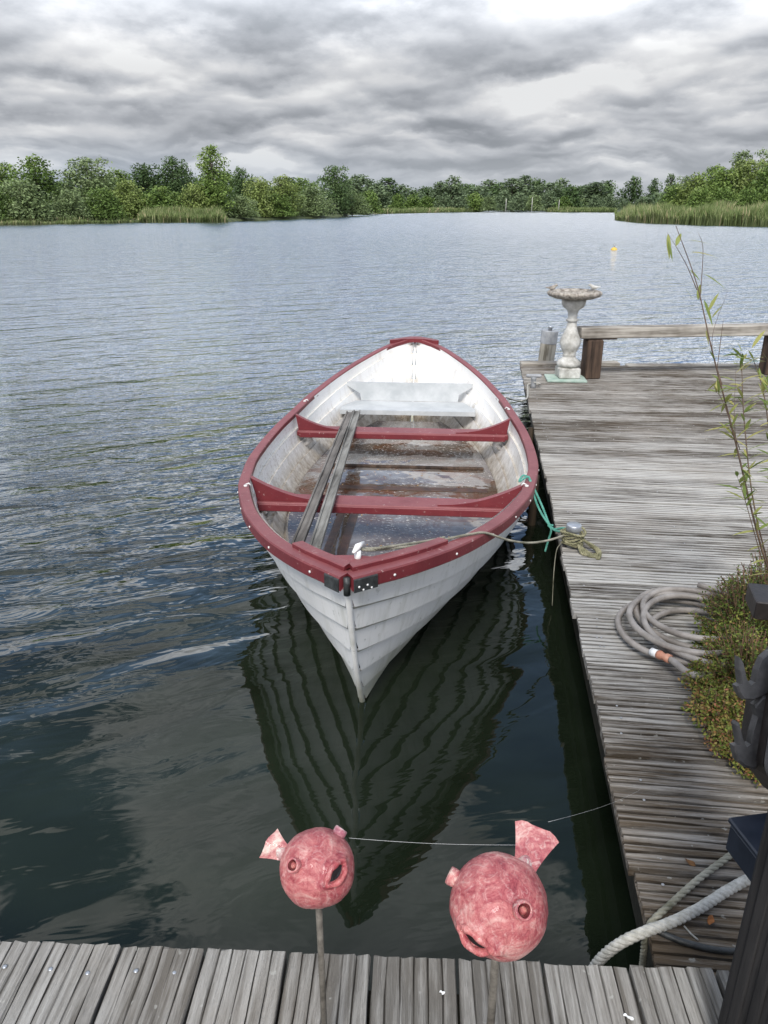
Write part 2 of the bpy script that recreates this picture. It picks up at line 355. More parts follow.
M = dict(
    hull=m_hull('white hull outside', False), hull_in=m_hull('white hull inside', True), red=m_red('faded red paint'),
    glaze=m_glaze('pink mottled glaze'), water=m_water(), rain=m_rain(),
    deck=m_deck('ridged jetty boards', 0, (.048, .038, .028), (.48, .467, .435), (.9, .27, .10)),
    deck2=m_deck('grooved near deck boards', 1, (.13, .122, .108), (.36, .35, .325), (1.5, .18, .18)),
    oldwood=m_wood('silvered timber', (.10, .085, .065), (.42, .39, .34), 0),
    oldwood_z=m_wood('silvered post', (.09, .08, .06), (.34, .32, .27), 2),
    darkwood_z=m_wood('dark brown post', (.020, .013, .009), (.10, .065, .045), 2),
    wet=m_wood('wet slimy timber', (.006, .006, .004), (.028, .026, .017), 0),
    wet_z=m_wood('wet pile', (.008, .008, .005), (.05, .035, .022), 2),
    blackpost=m_wood('black stained post', (.004, .004, .0045), (.022, .021, .021), 2, .75, 1.6),
    greyplank=m_wood('grey boards', (.085, .078, .070), (.33, .315, .295), 1),
    seat=m_plain('grey blue gelcoat', (.36, .38, .385), (.50, .515, .515), 5, .45, .001),
    stone=m_plain('weathered white stone', (.25, .24, .21), (.60, .59, .55), 9, .85, .005),
    basin=m_plain('lichened stone basin', (.12, .10, .08), (.48, .44, .38), 26, .9, .008),
    slab=m_plain('pale green slab', (.24, .34, .28), (.40, .47, .41), 12, .8, .002),
    galv=m_plain('galvanised metal', (.34, .36, .38), (.55, .57, .60), 16, .38, .0008, metal=.75),
    lead=m_plain('lead cap', (.24, .25, .26), (.40, .41, .42), 10, .6, .002, metal=.3),
    black=m_plain('black rubber', (.012, .013, .013), (.05, .055, .055), 30, .45, .002),
    white=m_plain('white plastic', (.62, .62, .6), (.78, .78, .76), 12, .45, .0005),
    rope=m_plain('pale rope fibre', (.30, .295, .26), (.50, .49, .45), 60, .85, .001),
    thinrope=m_plain('dirty rope fibre', (.10, .10, .065), (.32, .305, .245), 9, .9, .001),
    olive=m_plain('mossy rope fibre', (.10, .10, .05), (.30, .28, .17), 40, .9, .001),
    green=m_plain('green twine', (.05, .22, .17), (.12, .36, .29), 40, .8, .001),
    hose=m_plain('grey brown hose', (.17, .15, .13), (.34, .31, .28), 9, .5, .0008),
    orange=m_plain('faded orange plastic', (.44, .16, .09), (.58, .32, .22), 20, .5, .0005),
    rust=m_plain('rod of rusty steel', (.07, .062, .05), (.17, .155, .13), 40, .7, .001, metal=.3),
    brownpl=m_plain('dark brown painted metal', (.012, .009, .007), (.028, .021, .018), 30, .42, .0008),
    greypl=m_plain('grey brown painted metal', (.045, .042, .040), (.10, .094, .09), 24, .42, .0008),
    navy=m_plain('navy painted box', (.010, .014, .024), (.022, .028, .042), 12, .4, .0006),
    glassy=m_plain('frosted lamp glass', (.5, .52, .52), (.7, .71, .7), 10, .15, .0005),
    yellow=m_plain('yellow buoy plastic', (.55, .36, .05), (.62, .43, .08), 10, .4, .0005),
    silk=m_plain('spider silk', (.6, .6, .6), (.75, .75, .75), 10, .4, 0),
    mud=m_plain('brown sodden board', (.022, .010, .005), (.085, .036, .016), 14, .35, .002),
    bark=m_plain('bark', (.04, .032, .024), (.12, .10, .08), 6, .9, .02),
    bank=m_plain('grassy bank', (.03, .045, .015), (.09, .11, .04), .6, .95, .05),
    leafdry=m_plain('dry leaf', (.25, .12, .03), (.42, .22, .07), 40, .8, .0005),
    stemred=m_plain('purple brown stem', (.05, .028, .02), (.13, .085, .05), 30, .6, .0005),
    twig=m_plain('wiry brown twig', (.10, .05, .03), (.22, .13, .08), 30, .8, .0005),
    tree=m_foliage('green foliage', [(.0, (.040, .068, .016)), (.45, (.095, .150, .034)), (.8, (.15, .21, .052)), (1., (.20, .26, .09))]),
    willow=m_foliage('grey green foliage', [(.0, (.065, .095, .036)), (.5, (.13, .175, .072)), (1., (.21, .26, .13))]),
    dark=m_foliage('dark foliage', [(.0, (.026, .048, .017)), (.5, (.062, .102, .034)), (1., (.11, .16, .06))]),
    yell=m_foliage('yellow green foliage', [(.0, (.07, .10, .022)), (.5, (.145, .19, .05)), (1., (.23, .27, .10))]),
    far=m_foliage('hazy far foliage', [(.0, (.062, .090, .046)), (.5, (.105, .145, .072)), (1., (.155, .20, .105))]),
    reed=m_foliage('reed blades', [(.0, (.060, .085, .028)), (.45, (.13, .17, .06)), (.75, (.21, .23, .11)), (1., (.34, .29, .17))], .3),
    shrub=m_foliage('shrub leaves', [(.0, (.030, .048, .012)), (.3, (.09, .125, .022)), (.5, (.18, .20, .04)), (.62, (.24, .18, .06)), (.75, (.26, .11, .05)), (1., (.34, .14, .10))], .3),
    bamboo=m_foliage('bamboo leaves', [(.0, (.06, .10, .025)), (.5, (.15, .19, .05)), (1., (.28, .26, .09))], .35),
)

# ------------------------------------------------------------------ sky, sun
SUN_EL, SUN_AZ = R(47), R(184)      # azimuth clockwise from +Y
w = bpy.data.worlds.new('World'); bpy.context.scene.world = w; w.use_nodes = True
class WT(NT):
    def __init__(s, tree): s.t = tree; tree.nodes.clear(); s.out = s.n('ShaderNodeOutputWorld')
t = WT(w.node_tree)
sky = t.n('ShaderNodeTexSky', sky_type='NISHITA'); sky.sun_disc = False
sky.sun_elevation = SUN_EL; sky.sun_rotation = SUN_AZ
bg1 = t.n('ShaderNodeBackground'); bg1.inputs[1].default_value = .21; t.l(sky.outputs[0], bg1.inputs[0])
dv = t.n('ShaderNodeTexCoord').outputs['Generated']
mp = t.n('ShaderNodeMapping'); mp.inputs['Rotation'].default_value = (0, 0, -YAW); t.l(dv, mp.inputs['Vector'])
dx, dy, dz = t.sep(mp.outputs['Vector'])
def vec(a_, b_, c_):
    c = t.n('ShaderNodeCombineXYZ')
    for i, v_ in enumerate((a_, b_, c_)): t.put(c.inputs[i], v_)
    return c.outputs[0]
def dens(off, seed):
    z = t.math('ADD', t.math('MAXIMUM', dz, 0.0), off)
    iso = vec(t.math('MULTIPLY', dx, 5.2), seed, t.math('MULTIPLY', z, 12.0))
    f = t.noise(iso, 1.3, 8, .55, .0)
    wz = t.math('MULTIPLY', t.math('SUBTRACT', f, .5), .065)
    zz = t.math('ADD', t.math('ADD', z, .12), wz)
    n_ = t.noise(vec(t.math('ADD', t.math('DIVIDE', dx, zz), 3.7+seed), t.math('ADD', t.math('DIVIDE', dy, zz), seed*2), 0.0), 1.15, 3, .5, .2)
    return t.math('ADD', t.math('MULTIPLY', n_, .54), t.math('MULTIPLY', f, .46))
SEED = 4.4
dA = dens(0.0, SEED); dB = dens(.011, SEED)
zz = t.math('ADD', t.math('MAXIMUM', dz, 0.0), .12)
def plane(vo, sc=1.0, uo=0.0):
    return vec(t.math('ADD', t.math('MULTIPLY', t.math('DIVIDE', dx, zz), sc), uo), t.math('ADD', t.math('DIVIDE', dy, zz), vo), 0.0)
lg = t.noise(plane(SEED*2.7, .4, 4.0), .8, 2, .5)
edge = t.math('MULTIPLY', t.math('SUBTRACT', dA, dB), 5.0)
sh = t.math('ADD', t.math('MULTIPLY', t.math('SUBTRACT', .5, dA), 2.6), edge)
sh = t.math('ADD', sh, t.math('MULTIPLY', t.math('SUBTRACT', lg, .5), 1.0))
sh = t.math('ADD', sh, .53)
cc = t.ramp(sh, [(.05, (.275, .295, .325)), (.33, (.375, .395, .43)), (.6, (.52, .54, .575)), (.85, (.68, .69, .71)), (1., (.80, .81, .82))])
haze = t.mapr(dz, .0, .085, .6, 0.0)
cc = t.mix(haze, cc, t.mix(t.mapr(dx, -.35, .2, 1.0, 0.0), (.54, .575, .62), (.50, .59, .70)))
boost = t.math('SUBTRACT', t.mapr(dz, .13, .28, 1.0, 3.1), t.mapr(dz, .5, .8, 0.0, .5))
cb_ = t.n('ShaderNodeVectorMath', operation='SCALE'); t.l(cc, cb_.inputs[0]); t.l(boost, cb_.inputs[3]); cc = cb_.outputs[0]
bg2 = t.n('ShaderNodeBackground'); bg2.inputs[1].default_value = 1.0; t.l(cc, bg2.inputs[0])
# blue gaps open up overhead, hardly any near the horizon
cov = t.math('ADD', dA, t.math('MULTIPLY', t.math('SUBTRACT', t.noise(plane(3.0, 1.0, 9.0), .5, 2, .5), .5), .9))
thr = t.math('SUBTRACT', t.mapr(dz, .25, .33, .0, .53), t.mapr(dz, .58, .80, .0, .10))
gap = t.mapr(t.math('SUBTRACT', cov, thr), -.02, .035, .0, 1.0)
ms = t.n('ShaderNodeMixShader'); t.l(gap, ms.inputs[0]); t.l(bg1.outputs[0], ms.inputs[1]); t.l(bg2.outputs[0], ms.inputs[2])
t.l(ms.outputs[0], t.out.inputs[0])
sd = bpy.data.lights.new('sun', 'SUN'); sd.energy = 3.5; sd.angle = R(16); sd.color = (1, .96, .9)
so = bpy.data.objects.new('sun', sd); C.objects.link(so)
sdir = Vector((math.sin(SUN_AZ)*math.cos(SUN_EL), math.cos(SUN_AZ)*math.cos(SUN_EL), math.sin(SUN_EL)))
so.rotation_euler = sdir.to_track_quat('Z', 'Y').to_euler()
bpy.context.scene.view_settings.view_transform = 'Standard'; bpy.context.scene.view_settings.look = 'None'
bpy.context.scene.view_settings.exposure = 0

# ------------------------------------------------------------------ lake and banks
mb = MB(); S = 4500
mb.add([(-S, -60, 0), (S, -60, 0), (S, S, 0), (-S, S, 0)], [(0, 1, 2, 3)])
tag(mb.build('water', M['water']), kind='structure')

shore = [(-1500, 250), (-600, 233), (-100, 227), (0, 225), (100, 223.4), (135, 222.6), (228, 222.2), (245, 220.6), (335, 217.5), (350, 215.5), (372, 214.2), (480, 211.8), (486, 210.8),
         (544, 210.6), (548, 212.2), (616, 212.6), (617, 220.3), (640, 222.6), (700, 225), (768, 226.5), (900, 229), (1300, 236), (2200, 250)]
def sdist(px):
    for (a, ya), (b, yb) in zip(shore, shore[1:]):
        if a <= px <= b: return 892*H/((ya+(yb-ya)*(px-a)/(b-a))-204.4)
    return 60
mb = MB(); rings = []
pxs = []
for (a, _), (b, _) in zip(shore, shore[1:]):
    n = max(1, int((b-a)/10)); pxs += [a+(b-a)*i/n for i in range(n)]
for px in pxs:
    d = sdist(px)+random.uniform(-.6, .6)*d_ if (d_ := .9) else 0
    ring = []
    for k, (dd, z) in enumerate(((-.5, -.3), (.6, .16), (3, .32), (20, .45), (140, .5), (3500, .6))):
        p = far(px, d+dd); p.z = z; ring.append(p)
    rings.append(ring)
mb.loft(rings, close=False, smooth=True)
tag(mb.build('grassy_bank', M['bank'], normals=True), kind='structure')

# ------------------------------------------------------------------ trees
def leaf_quad(mb, p, nrm, s, asp, col):
    a = nrm.cross(Vector((random.uniform(-1, 1), random.uniform(-1, 1), random.uniform(-1, 1)))).normalized(); b = nrm.cross(a)
    a *= s*.5; b *= s*.5*asp
    mb.add([p-a, p+b*.8, p+a, p-b*.8], [(0, 1, 2, 3)], col, False)
def rv():
    while True:
        v = Vector((random.uniform(-1, 1), random.uniform(-1, 1), random.uniform(-1, 1)))
        if .01 < v.length < 1: return v
def crown(kind, h, wd, nl, ls, seed):
    """kind: round, tall, bush, spire; unit metres; crown with clumps and gaps"""
    random.seed(seed); mb = MB(); limbs = []
    base = {'round': .16, 'tall': .10, 'bush': .0, 'spire': .06}[kind]*h
    nb = {'round': 30, 'tall': 34, 'bush': 30, 'spire': 22}[kind]
    blobs = []
    for i in range(nb):
        f = (i+.5)/nb; z = base+(h-base)*f
        if kind == 'round': env = math.sqrt(max(.05, 1-((f-.42)/.60)**2))
        elif kind == 'tall': env = math.sqrt(max(.04, 1-((f-.40)/.62)**2))*(1-.35*f)
        elif kind == 'spire': env = (1-f)**.6*.9+.08
        else: env = math.sqrt(max(.05, 1-f**2.2))
        a = i*2.4+random.uniform(-.6, .6); rr = wd*.5*env*random.uniform(.35, .86)
        br = wd*random.uniform(.15, .26)*(1.1-.45*f)
        c = Vector((rr*math.cos(a), rr*math.sin(a), max(z-br*.3, br*.4)))
        blobs.append((c, br, random.random())); limbs.append(c)
    blobs.append((Vector((random.uniform(-.05, .05)*wd, 0, h-wd*.10)), wd*.12, .5))
    for k_ in range(7): blobs.append((Vector((random.uniform(-.14, .14)*wd, random.uniform(-.14, .14)*wd, base+(h-base)*(.15+.1*k_))), wd*.26*(1.1-.09*k_), .25))
    tot = sum(b[1]**2 for b in blobs)
    for c, br, tone in blobs:
        n = int(nl*br*br/tot)
        for _ in range(n):
            d = rv(); q = d.normalized()*(random.random()**.45)
            if random.random() < .12: q *= 1.35
            p = c+Vector((q.x*br, q.y*br, q.z*br*.8))
            if p.z < .05: continue
            nn = (q*.6+rv()*.9+Vector((0, 0, .35))).normalized()
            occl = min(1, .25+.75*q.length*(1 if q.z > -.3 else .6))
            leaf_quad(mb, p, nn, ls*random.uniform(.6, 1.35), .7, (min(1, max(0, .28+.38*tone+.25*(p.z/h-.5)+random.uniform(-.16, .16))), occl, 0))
    tb = MB(); r0 = h*.022
    tb.tube([(0, 0, -.3), (r0*.5, 0, h*.3), (-r0*.4, r0*.3, h*.6), (0, 0, h*.9)], lambda t_: r0*(1-.85*t_), 6)
    for c in limbs[::2]:
        st = Vector((0, 0, max(.1, min(h*.7, c.z*.55)))); tb.tube([st, (st+c)/2+Vector((0, 0, .03*h)), c], lambda t_: r0*.4*(1-.8*t_), 4)
    return mb, tb
PROTO = {}
def proto(kind, mat, k, h=6.0, wd=5.0, nl=2600, ls=.3):
    key = (kind, k, h, wd, nl)
    if key not in PROTO:
        mb, tb = crown(kind, h, wd, nl, ls, hash((kind.__len__(), k, int(h*7), int(wd*3))) & 0xffff)
        a = mb.build('crown', M[mat]); b = tb.build('trunk', M['bark'])
        ma, mbk = a.data, b.data
        bpy.data.objects.remove(a); bpy.data.objects.remove(b); PROTO[key] = (ma, mbk)
    return PROTO[key]
def tree(px, dist, ytop, wpx, kind, mat, label, cat='tree', group=None, k=0, name=None):
    h = ht(dist, ytop); wd = wpx*dist/828
    h0, w0 = {'round': (6, 5), 'tall': (8, 4.2), 'bush': (4, 5.4), 'spire': (7, 3.6)}[kind]
    nl = 5200 if dist < 150 else 2000
    me, tm = proto(kind, mat, k, h0, w0, nl, .26 if dist < 150 else .42)
    p = far(px, dist); p.z = .3
    e = empty(name or ('bush' if kind == 'bush' else 'tree'), p, random.uniform(0, 6.28), label, cat, group)
    e.scale = (wd/w0, wd/w0, (h-.3)/h0)
    for nm, m_, mt in (('crown', me, M[mat]), ('trunk', tm, M['bark'])):
        o = bpy.data.objects.new(nm, m_); C.objects.link(o); o.parent = e
        if nm == 'crown' and m_.materials[0] != mt:
            m2 = o.material_slots[0]; m2.link = 'OBJECT'; m2.material = mt
    return e
random.seed(3)
LB = 'bushes and trees along the left bank'
# (px, dist, ytop, width px, kind, material, label)
near_left = [
    (22, 92, 180, 66, 'bush', 'willow', 'broad grey green rounded bush at the waterline, first from the left on the left bank'),
    (-6, 96, 186, 40, 'bush', 'tree', 'low green bush cut by the left edge of the photo on the left bank'),
    (70, 99, 190, 44, 'bush', 'willow', 'low grey green willow bush at the waterline right of the broad rounded bush'),
    (102, 99, 188, 46, 'bush', 'tree', 'low bright green bush overhanging the water left of the reed patch'),
    (128, 104, 180, 46, 'bush', 'yell', 'light green bush just behind the left end of the reed patch'),
    (40, 106, 157, 56, 'round', 'tree', 'tall round green tree behind the broad rounded bush on the left bank'),
    (92, 108, 158, 62, 'round', 'willow', 'wide domed grey green tree between two taller trees on the left bank'),
    (8, 112, 164, 44, 'round', 'tree', 'mid green tree rising at the left edge of the photo behind bushes'),
    (120, 114, 170, 50, 'round', 'tree', 'rounded green tree behind the light green bush left of the reeds'),
    (150, 122, 164, 44, 'round', 'dark', 'dark green tree above the left part of the reed patch'),
    (176, 122, 158, 40, 'round', 'dark', 'dark green tree left of the tallest birch on the left bank'),
    (160, 108, 186, 56, 'bush', 'tree', 'green bush directly behind the middle of the reed patch'),
    (196, 108, 184, 46, 'bush', 'yell', 'yellowish green bush behind the right half of the reed patch'),
    (214, 103, 147, 44, 'tall', 'tree', 'tallest birch tree on the left bank with a narrow pointed loose crown'),
    (242, 118, 168, 30, 'round', 'dark', 'small dark tree right behind the tallest birch'),
    (258, 112, 178, 42, 'bush', 'yell', 'yellow green leafy tree standing right of the tallest birch'),
    (240, 106, 196, 40, 'bush', 'willow', 'low grey bush at the waterline right of the reed patch'),
    (283, 118, 176, 44, 'round', 'yell', 'light green tree between the yellow green tree and the silver willow bush'),
    (277, 114, 194, 40, 'bush', 'tree', 'low green bush at the waterline below the light green tree'),
    (312, 124, 186, 46, 'bush', 'willow', 'silver green willow bush leaning over the water left of the round dark tree'),
    (302, 140, 178, 36, 'round', 'tree', 'green tree behind the silver green willow bush'),
    (336, 140, 166, 36, 'round', 'dark', 'round dark tree standing taller than its neighbours, right of the silver willow bush'),
    (352, 146, 190, 34, 'bush', 'willow', 'low bush at the foot of the round dark tree, on its right'),
    (368, 168, 190, 28, 'bush', 'tree', 'small green bush at the left end of the far reed strip'),
]
for i, (px, d, yt, wp, kd, mt, lb) in enumerate(near_left):
    if kd == 'bush': d = min(d, sdist(px)+(2.5 if 'waterline' in lb or 'left edge' in lb or 'leaning' in lb or 'overhanging' in lb else 7))
    tree(px, d, yt, wp*1.1, kd, mt, lb, 'bush' if kd == 'bush' else 'tree', LB, k=i % 3)
random.seed(5)
for i in range(9):   # second row closing the skyline of the left bank
    tree(6+i*36+random.uniform(-6, 6), 150, 172+random.uniform(-3, 4)+(i > 6)*8, 48, 'round', random.choice(['dark', 'tree']), 'green tree half hidden in the second row of the left bank', 'tree', 'trees in the second row on the left bank', k=i % 3)
farrow = [(348, 181), (360, 176), (376, 183), (388, 178), (402, 186), (414, 190), (428, 187), (440, 182), (452, 177), (464, 184), (474, 188), (488, 181), (500, 183), (512, 178), (524, 176), (536, 178), (548, 183), (560, 180), (570, 184), (582, 186), (594, 183), (604, 181)]
for i, (px, yt) in enumerate(farrow):
    d = 235+random.uniform(-20, 60)
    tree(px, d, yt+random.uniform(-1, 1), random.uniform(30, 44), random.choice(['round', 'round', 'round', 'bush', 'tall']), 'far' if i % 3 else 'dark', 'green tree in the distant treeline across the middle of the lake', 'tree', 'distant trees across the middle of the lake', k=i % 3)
for i in range(18):
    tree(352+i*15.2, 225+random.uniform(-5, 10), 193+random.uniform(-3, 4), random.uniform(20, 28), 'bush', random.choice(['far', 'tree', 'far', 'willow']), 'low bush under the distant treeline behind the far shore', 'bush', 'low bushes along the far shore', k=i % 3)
tree(632, 330, 177.5, 26, 'round', 'dark', 'lone round dark tree right of the gap in the distant treeline', k=1)
tree(652, 320, 179, 18, 'round', 'dark', 'narrow dark tree beside the lone round tree, left of the right bank', k=2)
tree(668, 250, 174, 18, 'tall', 'far', 'thin pale tree rising at the left end of the right bank', k=0)
for i, px in enumerate((640, 648, 622, 663)):
    tree(px, 300, 198, 22, 'bush', 'far', 'low distant bush at the foot of the two isolated trees', 'bush', 'low bushes under the isolated trees', k=i % 3)
RB = [
    (672, 112, 185, 34, 'bush', 'tree', 'lowest green bush at the left end of the right bank behind the reeds'),
    (694, 110, 176, 44, 'bush', 'yell', 'light green bush second from the left on the right bank'),
    (718, 108, 168, 48, 'bush', 'tree', 'mid green bush in the middle of the right bank'),
    (744, 106, 160, 50, 'round', 'yell', 'light green tree behind the reeds near the right edge of the photo'),
    (768, 100, 166, 56, 'bush', 'tree', 'wide green bush cut by the right edge of the photo'),
    (736, 124, 152, 34, 'tall', 'willow', 'thin feathery tree top rising above the right bank'),
    (764, 118, 149, 40, 'round', 'willow', 'tallest tree of the right bank at the photo edge'),
    (800, 110, 150, 60, 'round', 'tree', 'large tree just outside the right edge of the photo'),
    (710, 126, 166, 36, 'round', 'tree', 'green tree behind the light green bush of the right bank'),
    (682, 128, 176, 26, 'round', 'far', 'small tree at the left end of the right bank behind the bushes'),
]
for i, (px, d, yt, wp, kd, mt, lb) in enumerate(RB):
    tree(px, d, yt, wp*1.15, kd, mt, lb, 'bush' if kd == 'bush' else 'tree', 'trees and bushes on the right bank', k=i % 3)
for i in range(5):
    tree(700+i*24, 97, 190+random.uniform(-3, 3), 40, 'bush', 'tree', 'low green bush directly behind the reeds of the right bank', 'bush', 'low bushes behind the right reeds', k=i % 3)
# far wood seen as one mass behind the distant trees
random.seed(21); mb = MB()
for _ in range(9000):
    px = random.uniform(-40, 612) if random.random() < .8 else random.uniform(640, 900)
    d = random.uniform(300, 360); top = 187+4*math.sin(px*.05)+3*math.sin(px*.17)+ (5 if px > 380 else -4)
    h = ht(d, top); p = far(px, d); z = .3+(h-.3)*random.random()**.8; p.z = z
    leaf_quad(mb, p, (rv()+Vector((0, -1, .4))).normalized(), random.uniform(.9, 2.0), .8, (random.random()*.8, .4+.6*z/h, 0))
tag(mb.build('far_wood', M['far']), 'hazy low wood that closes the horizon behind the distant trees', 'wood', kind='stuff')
# reeds
def reeds(name, px0, px1, n, depth, ytop, off, label, hgt=None, wid=.10, seedv=1):
    random.seed(seedv); mb = MB()
    for _ in range(n):
        px = random.uniform(px0, px1); d = sdist(px)+off+random.random()*depth; p = far(px, d); p.z = -.05 if d < sdist(px)+.5 else .25
        h = hgt or (ht(d, ytop)-.2)
        h *= random.uniform(.55, 1.12)*(.85+.5*noise.noise(Vector((p.x*.35, p.y*.35, 0))))
        h *= min(1, .35+(px-px0)/(px1-px0)*9, .35+(px1-px)/(px1-px0)*9)
        a = random.uniform(0, PI); wv = Vector((math.cos(a), math.sin(a), 0))*wid*.5
        ln = Vector((random.gauss(.06, .28), random.uniform(-.25, .25), 0))*h*.7
        tone = min(1, max(0, (.36+random.uniform(-.3, .3) if random.random() < .93 else .98)+.45*noise.noise(Vector((p.x*.12, p.y*.12, 4)))))
        m_ = p+ln*.3+Vector((0, 0, h*.55)); tp = p+ln+Vector((0, 0, h))
        mb.add([p-wv, p+wv, m_+wv, m_-wv], [(0, 1, 2, 3)], (tone, .35, 0), False)
        mb.add([m_-wv, m_+wv, tp], [(0, 1, 2)], (tone, 1, 0), False)
    return tag(mb.build(name, M['reed']), label, 'reeds', kind='stuff')
reeds('reed_bed', 617, 800, 15000, 7, 204, -.6, 'tall green reeds standing along the water on the right bank', hgt=1.75, seedv=1)
reeds('reed_bed', 136, 226, 6500, 6, 208, -1.5, 'patch of pale green reeds at the water in front of the left bank bushes', hgt=1.45, seedv=2)
reeds('reed_bed', 374, 484, 4000, 10, 208, -.6, 'low strip of reeds along the far shore left of the middle', hgt=1.1, wid=.2, seedv=3)
reeds('reed_bed', 545, 622, 3500, 8, 206.5, -.6, 'low strip of reeds on the far spit left of the right bank', hgt=1.1, wid=.2, seedv=4)
reeds('reed_bed', -60, 136, 2500, 1.5, 216, -.8, 'thin fringe of grass at the waterline under the left bank bushes', hgt=.6, seedv=5)
# pale poles and yellow buoy
for i, (px, y0, y1) in enumerate([(506, 199, 209), (532, 198, 208), (559, 200, 205)]):
    d = 216; p = far(px, d); p.z = 0; mb = MB(); hh = ht(d, y0); mb.tube([(0, 0, 0), (0, 0, hh*.5), (0, 0, hh)], .07, 8); mb.lathe([(.08, hh), (.10, hh+.05), (.04, hh+.12)], 8)
    o = mb.build('marker_pole', M['stone']); o.location = p
    tag(o, 'thin pale pole before the distant trees', 'pole', 'thin pale poles on the far shore')
p = P(614, 250, 0); mb = MB()
mb.lathe([(.02, -.12), (.12, -.09), (.15, 0), (.13, .06), (.08, .10), (.03, .12)], 16)
b = empty('buoy', p, 0, 'small yellow buoy floating alone on the lake', 'buoy'); mb.build('float', M['yellow'], b)
mb = MB(); mb.tube([(0, 0, .11), (0, 0, .20)], .025, 8); mb.tube([(.05*math.cos(a), 0, .22+.05*math.sin(a)) for a in [k*PI/6 for k in range(13)]], .014, 6); mb.build('ring', M['lead'], b)

# ------------------------------------------------------------------ jetty on the right
D = .34; EX = .445; Y0, Y1 = .80, 8.15; XR = 4.2
def skew(y): s_ = min(1, max(0, (y-3.5)/4.6)); return .115*s_*s_*(3-2*s_)
jetty = empty('jetty', (EX, Y0, 0), 0, 'long weathered wooden jetty with ridged boards running away on the right', 'jetty')
random.seed(12); mb = MB(); pitch = .147; nbd = int((Y1-Y0)/pitch)
def board(mb, L0, L1, y0, wd, nr, top, rnd, seg, gd=.006, thick=.028, place=None, edge=.008, gw=(.06, .16, .70, .80, .86, 1.0)):
    prof = [(-wd/2, -thick, 0), (-wd/2, -.004, .6)]
    for r_ in range(nr):
        a = -wd/2+wd*r_/nr; b = a+wd/nr; g = (b-a)
        prof += [(a+g*gw[0], -.001, .35), (a+g*gw[1], 0, 0), (a+g*gw[2], 0, 0), (a+g*gw[3], -.001, .35)]
        if r_ < nr-1: prof += [(a+g*gw[4], -gd, 1), (a+g*gw[5], -gd, 1)]
    prof += [(wd/2, -.004, .6), (wd/2, -thick, 0)]
    n = len(prof); m = seg; e0 = random.uniform(-edge, edge)
    sx = random.uniform(-.0025, .0025); ph = random.uniform(0, 100)
    rings = []
    for j in range(m+1):
        x = L0+e0+(L1-L0-e0)*(j/m); ring = []
        for q, (py, pz, dk) in enumerate(prof):
            wob = .0030*noise.noise(Vector((x*11, q*.7, ph))); wy = .0032*noise.noise(Vector((x*9, q*.5+9, ph)))
            ex = (.006*noise.noise(Vector((q*1.7, ph, 3))) if j == 0 else 0)
            ring.append(place(x+ex, y0+py+wy, top+pz+wob+sx*(py/wd)))
        rings.append(ring)
    vs = [p_ for r_ in rings for p_ in r_]; n0 = len(mb.v); mb.v += [tuple(p_) for p_ in vs]
    for j in range(m):
        for q in range(n-1):
            mb.f.append((n0+j*n+q, n0+j*n+q+1, n0+(j+1)*n+q+1, n0+(j+1)*n+q)); mb.c.append((rnd, (prof[q][2]+prof[q+1][2])/2, 0)); mb.sm.append(False)
    mb.f.append(tuple(n0+q for q in range(n-1, -1, -1))); mb.c.append((rnd, .3, 0)); mb.sm.append(False)
    mb.f.append(tuple(n0+m*n+q for q in range(n))); mb.c.append((rnd, .3, 0)); mb.sm.append(False)
for i in range(nbd):
    yc = (i+.5)*pitch; seg = 60 if yc < 2.8 else 20
    def place(x, y, z, yc=yc): return (x, y+x*skew(Y0+yc), z)
    xr = XR-EX if yc > 2.6 else 1.9
    board(mb, 0, xr, yc, pitch-.009, 5, D+random.uniform(-.003, .003), random.random(), seg, .008, place=place, gw=(.05, .13, .66, .78, .84, .99))
o = mb.build('decking', M['deck'], jetty, normals=False)
mb = MB()
mb.beam((.06, 0, D-.075), (.06, Y1-Y0-.02, D-.075), .05, .09, 0); mb.beam((.09, 0, D-.19), (.09, Y1-Y0-.02, D-.19), .08, .13, 0)
for k in range(7): mb.beam((.10, .2+k*1.15, .21), (XR-EX-.1, .2+k*1.15, .21), .07, .12, 0)
mb.build('side_beam', M['wet'], jetty)
# low kerb plank along the far end
mb = MB(); mb.beam((.0, Y1-Y0+.02, D+.004), (1.02, Y1-Y0+.02+1.0*.12, D+.004), .13, .055, .008)
mb.beam((1.10, Y1-Y0+.14, D-.02), (XR-EX, Y1-Y0+.14+(XR-EX-1.1)*.12, D-.02), .12, .055, .008)
mb.build('end_plank', M['oldwood'], jetty)
for k, (x, y) in enumerate([(.20, 1.3), (.20, 3.9), (.20, 6.6), (2.2, 1.9), (2.2, 4.6), (2.2, 7.0), (3.4, 7.3)]):
    mb = MB(); mb.tube([(x, y, -.8), (x, y, .15), (x, y, D-.035)], .075, 12); mb.build('pile', M['wet_z'], jetty)
mb = MB()
for k in range(90):
    i = random.randrange(nbd); x = random.choice([.07, .07, .62, 1.2])+random.uniform(-.012, .012); y = (i+.5+random.choice((-.22, .22)))*pitch
    if k == 0:
        mb.lathe([(.004, .0), (.0045, .0012), (.002, .002)], 6); scr = mb.build('screw', M['lead'], jetty); so_ = scr
    else: so_ = scr.copy(); C.objects.link(so_)
    so_.location = (x, y+x*skew(Y0+y), D+.0005)

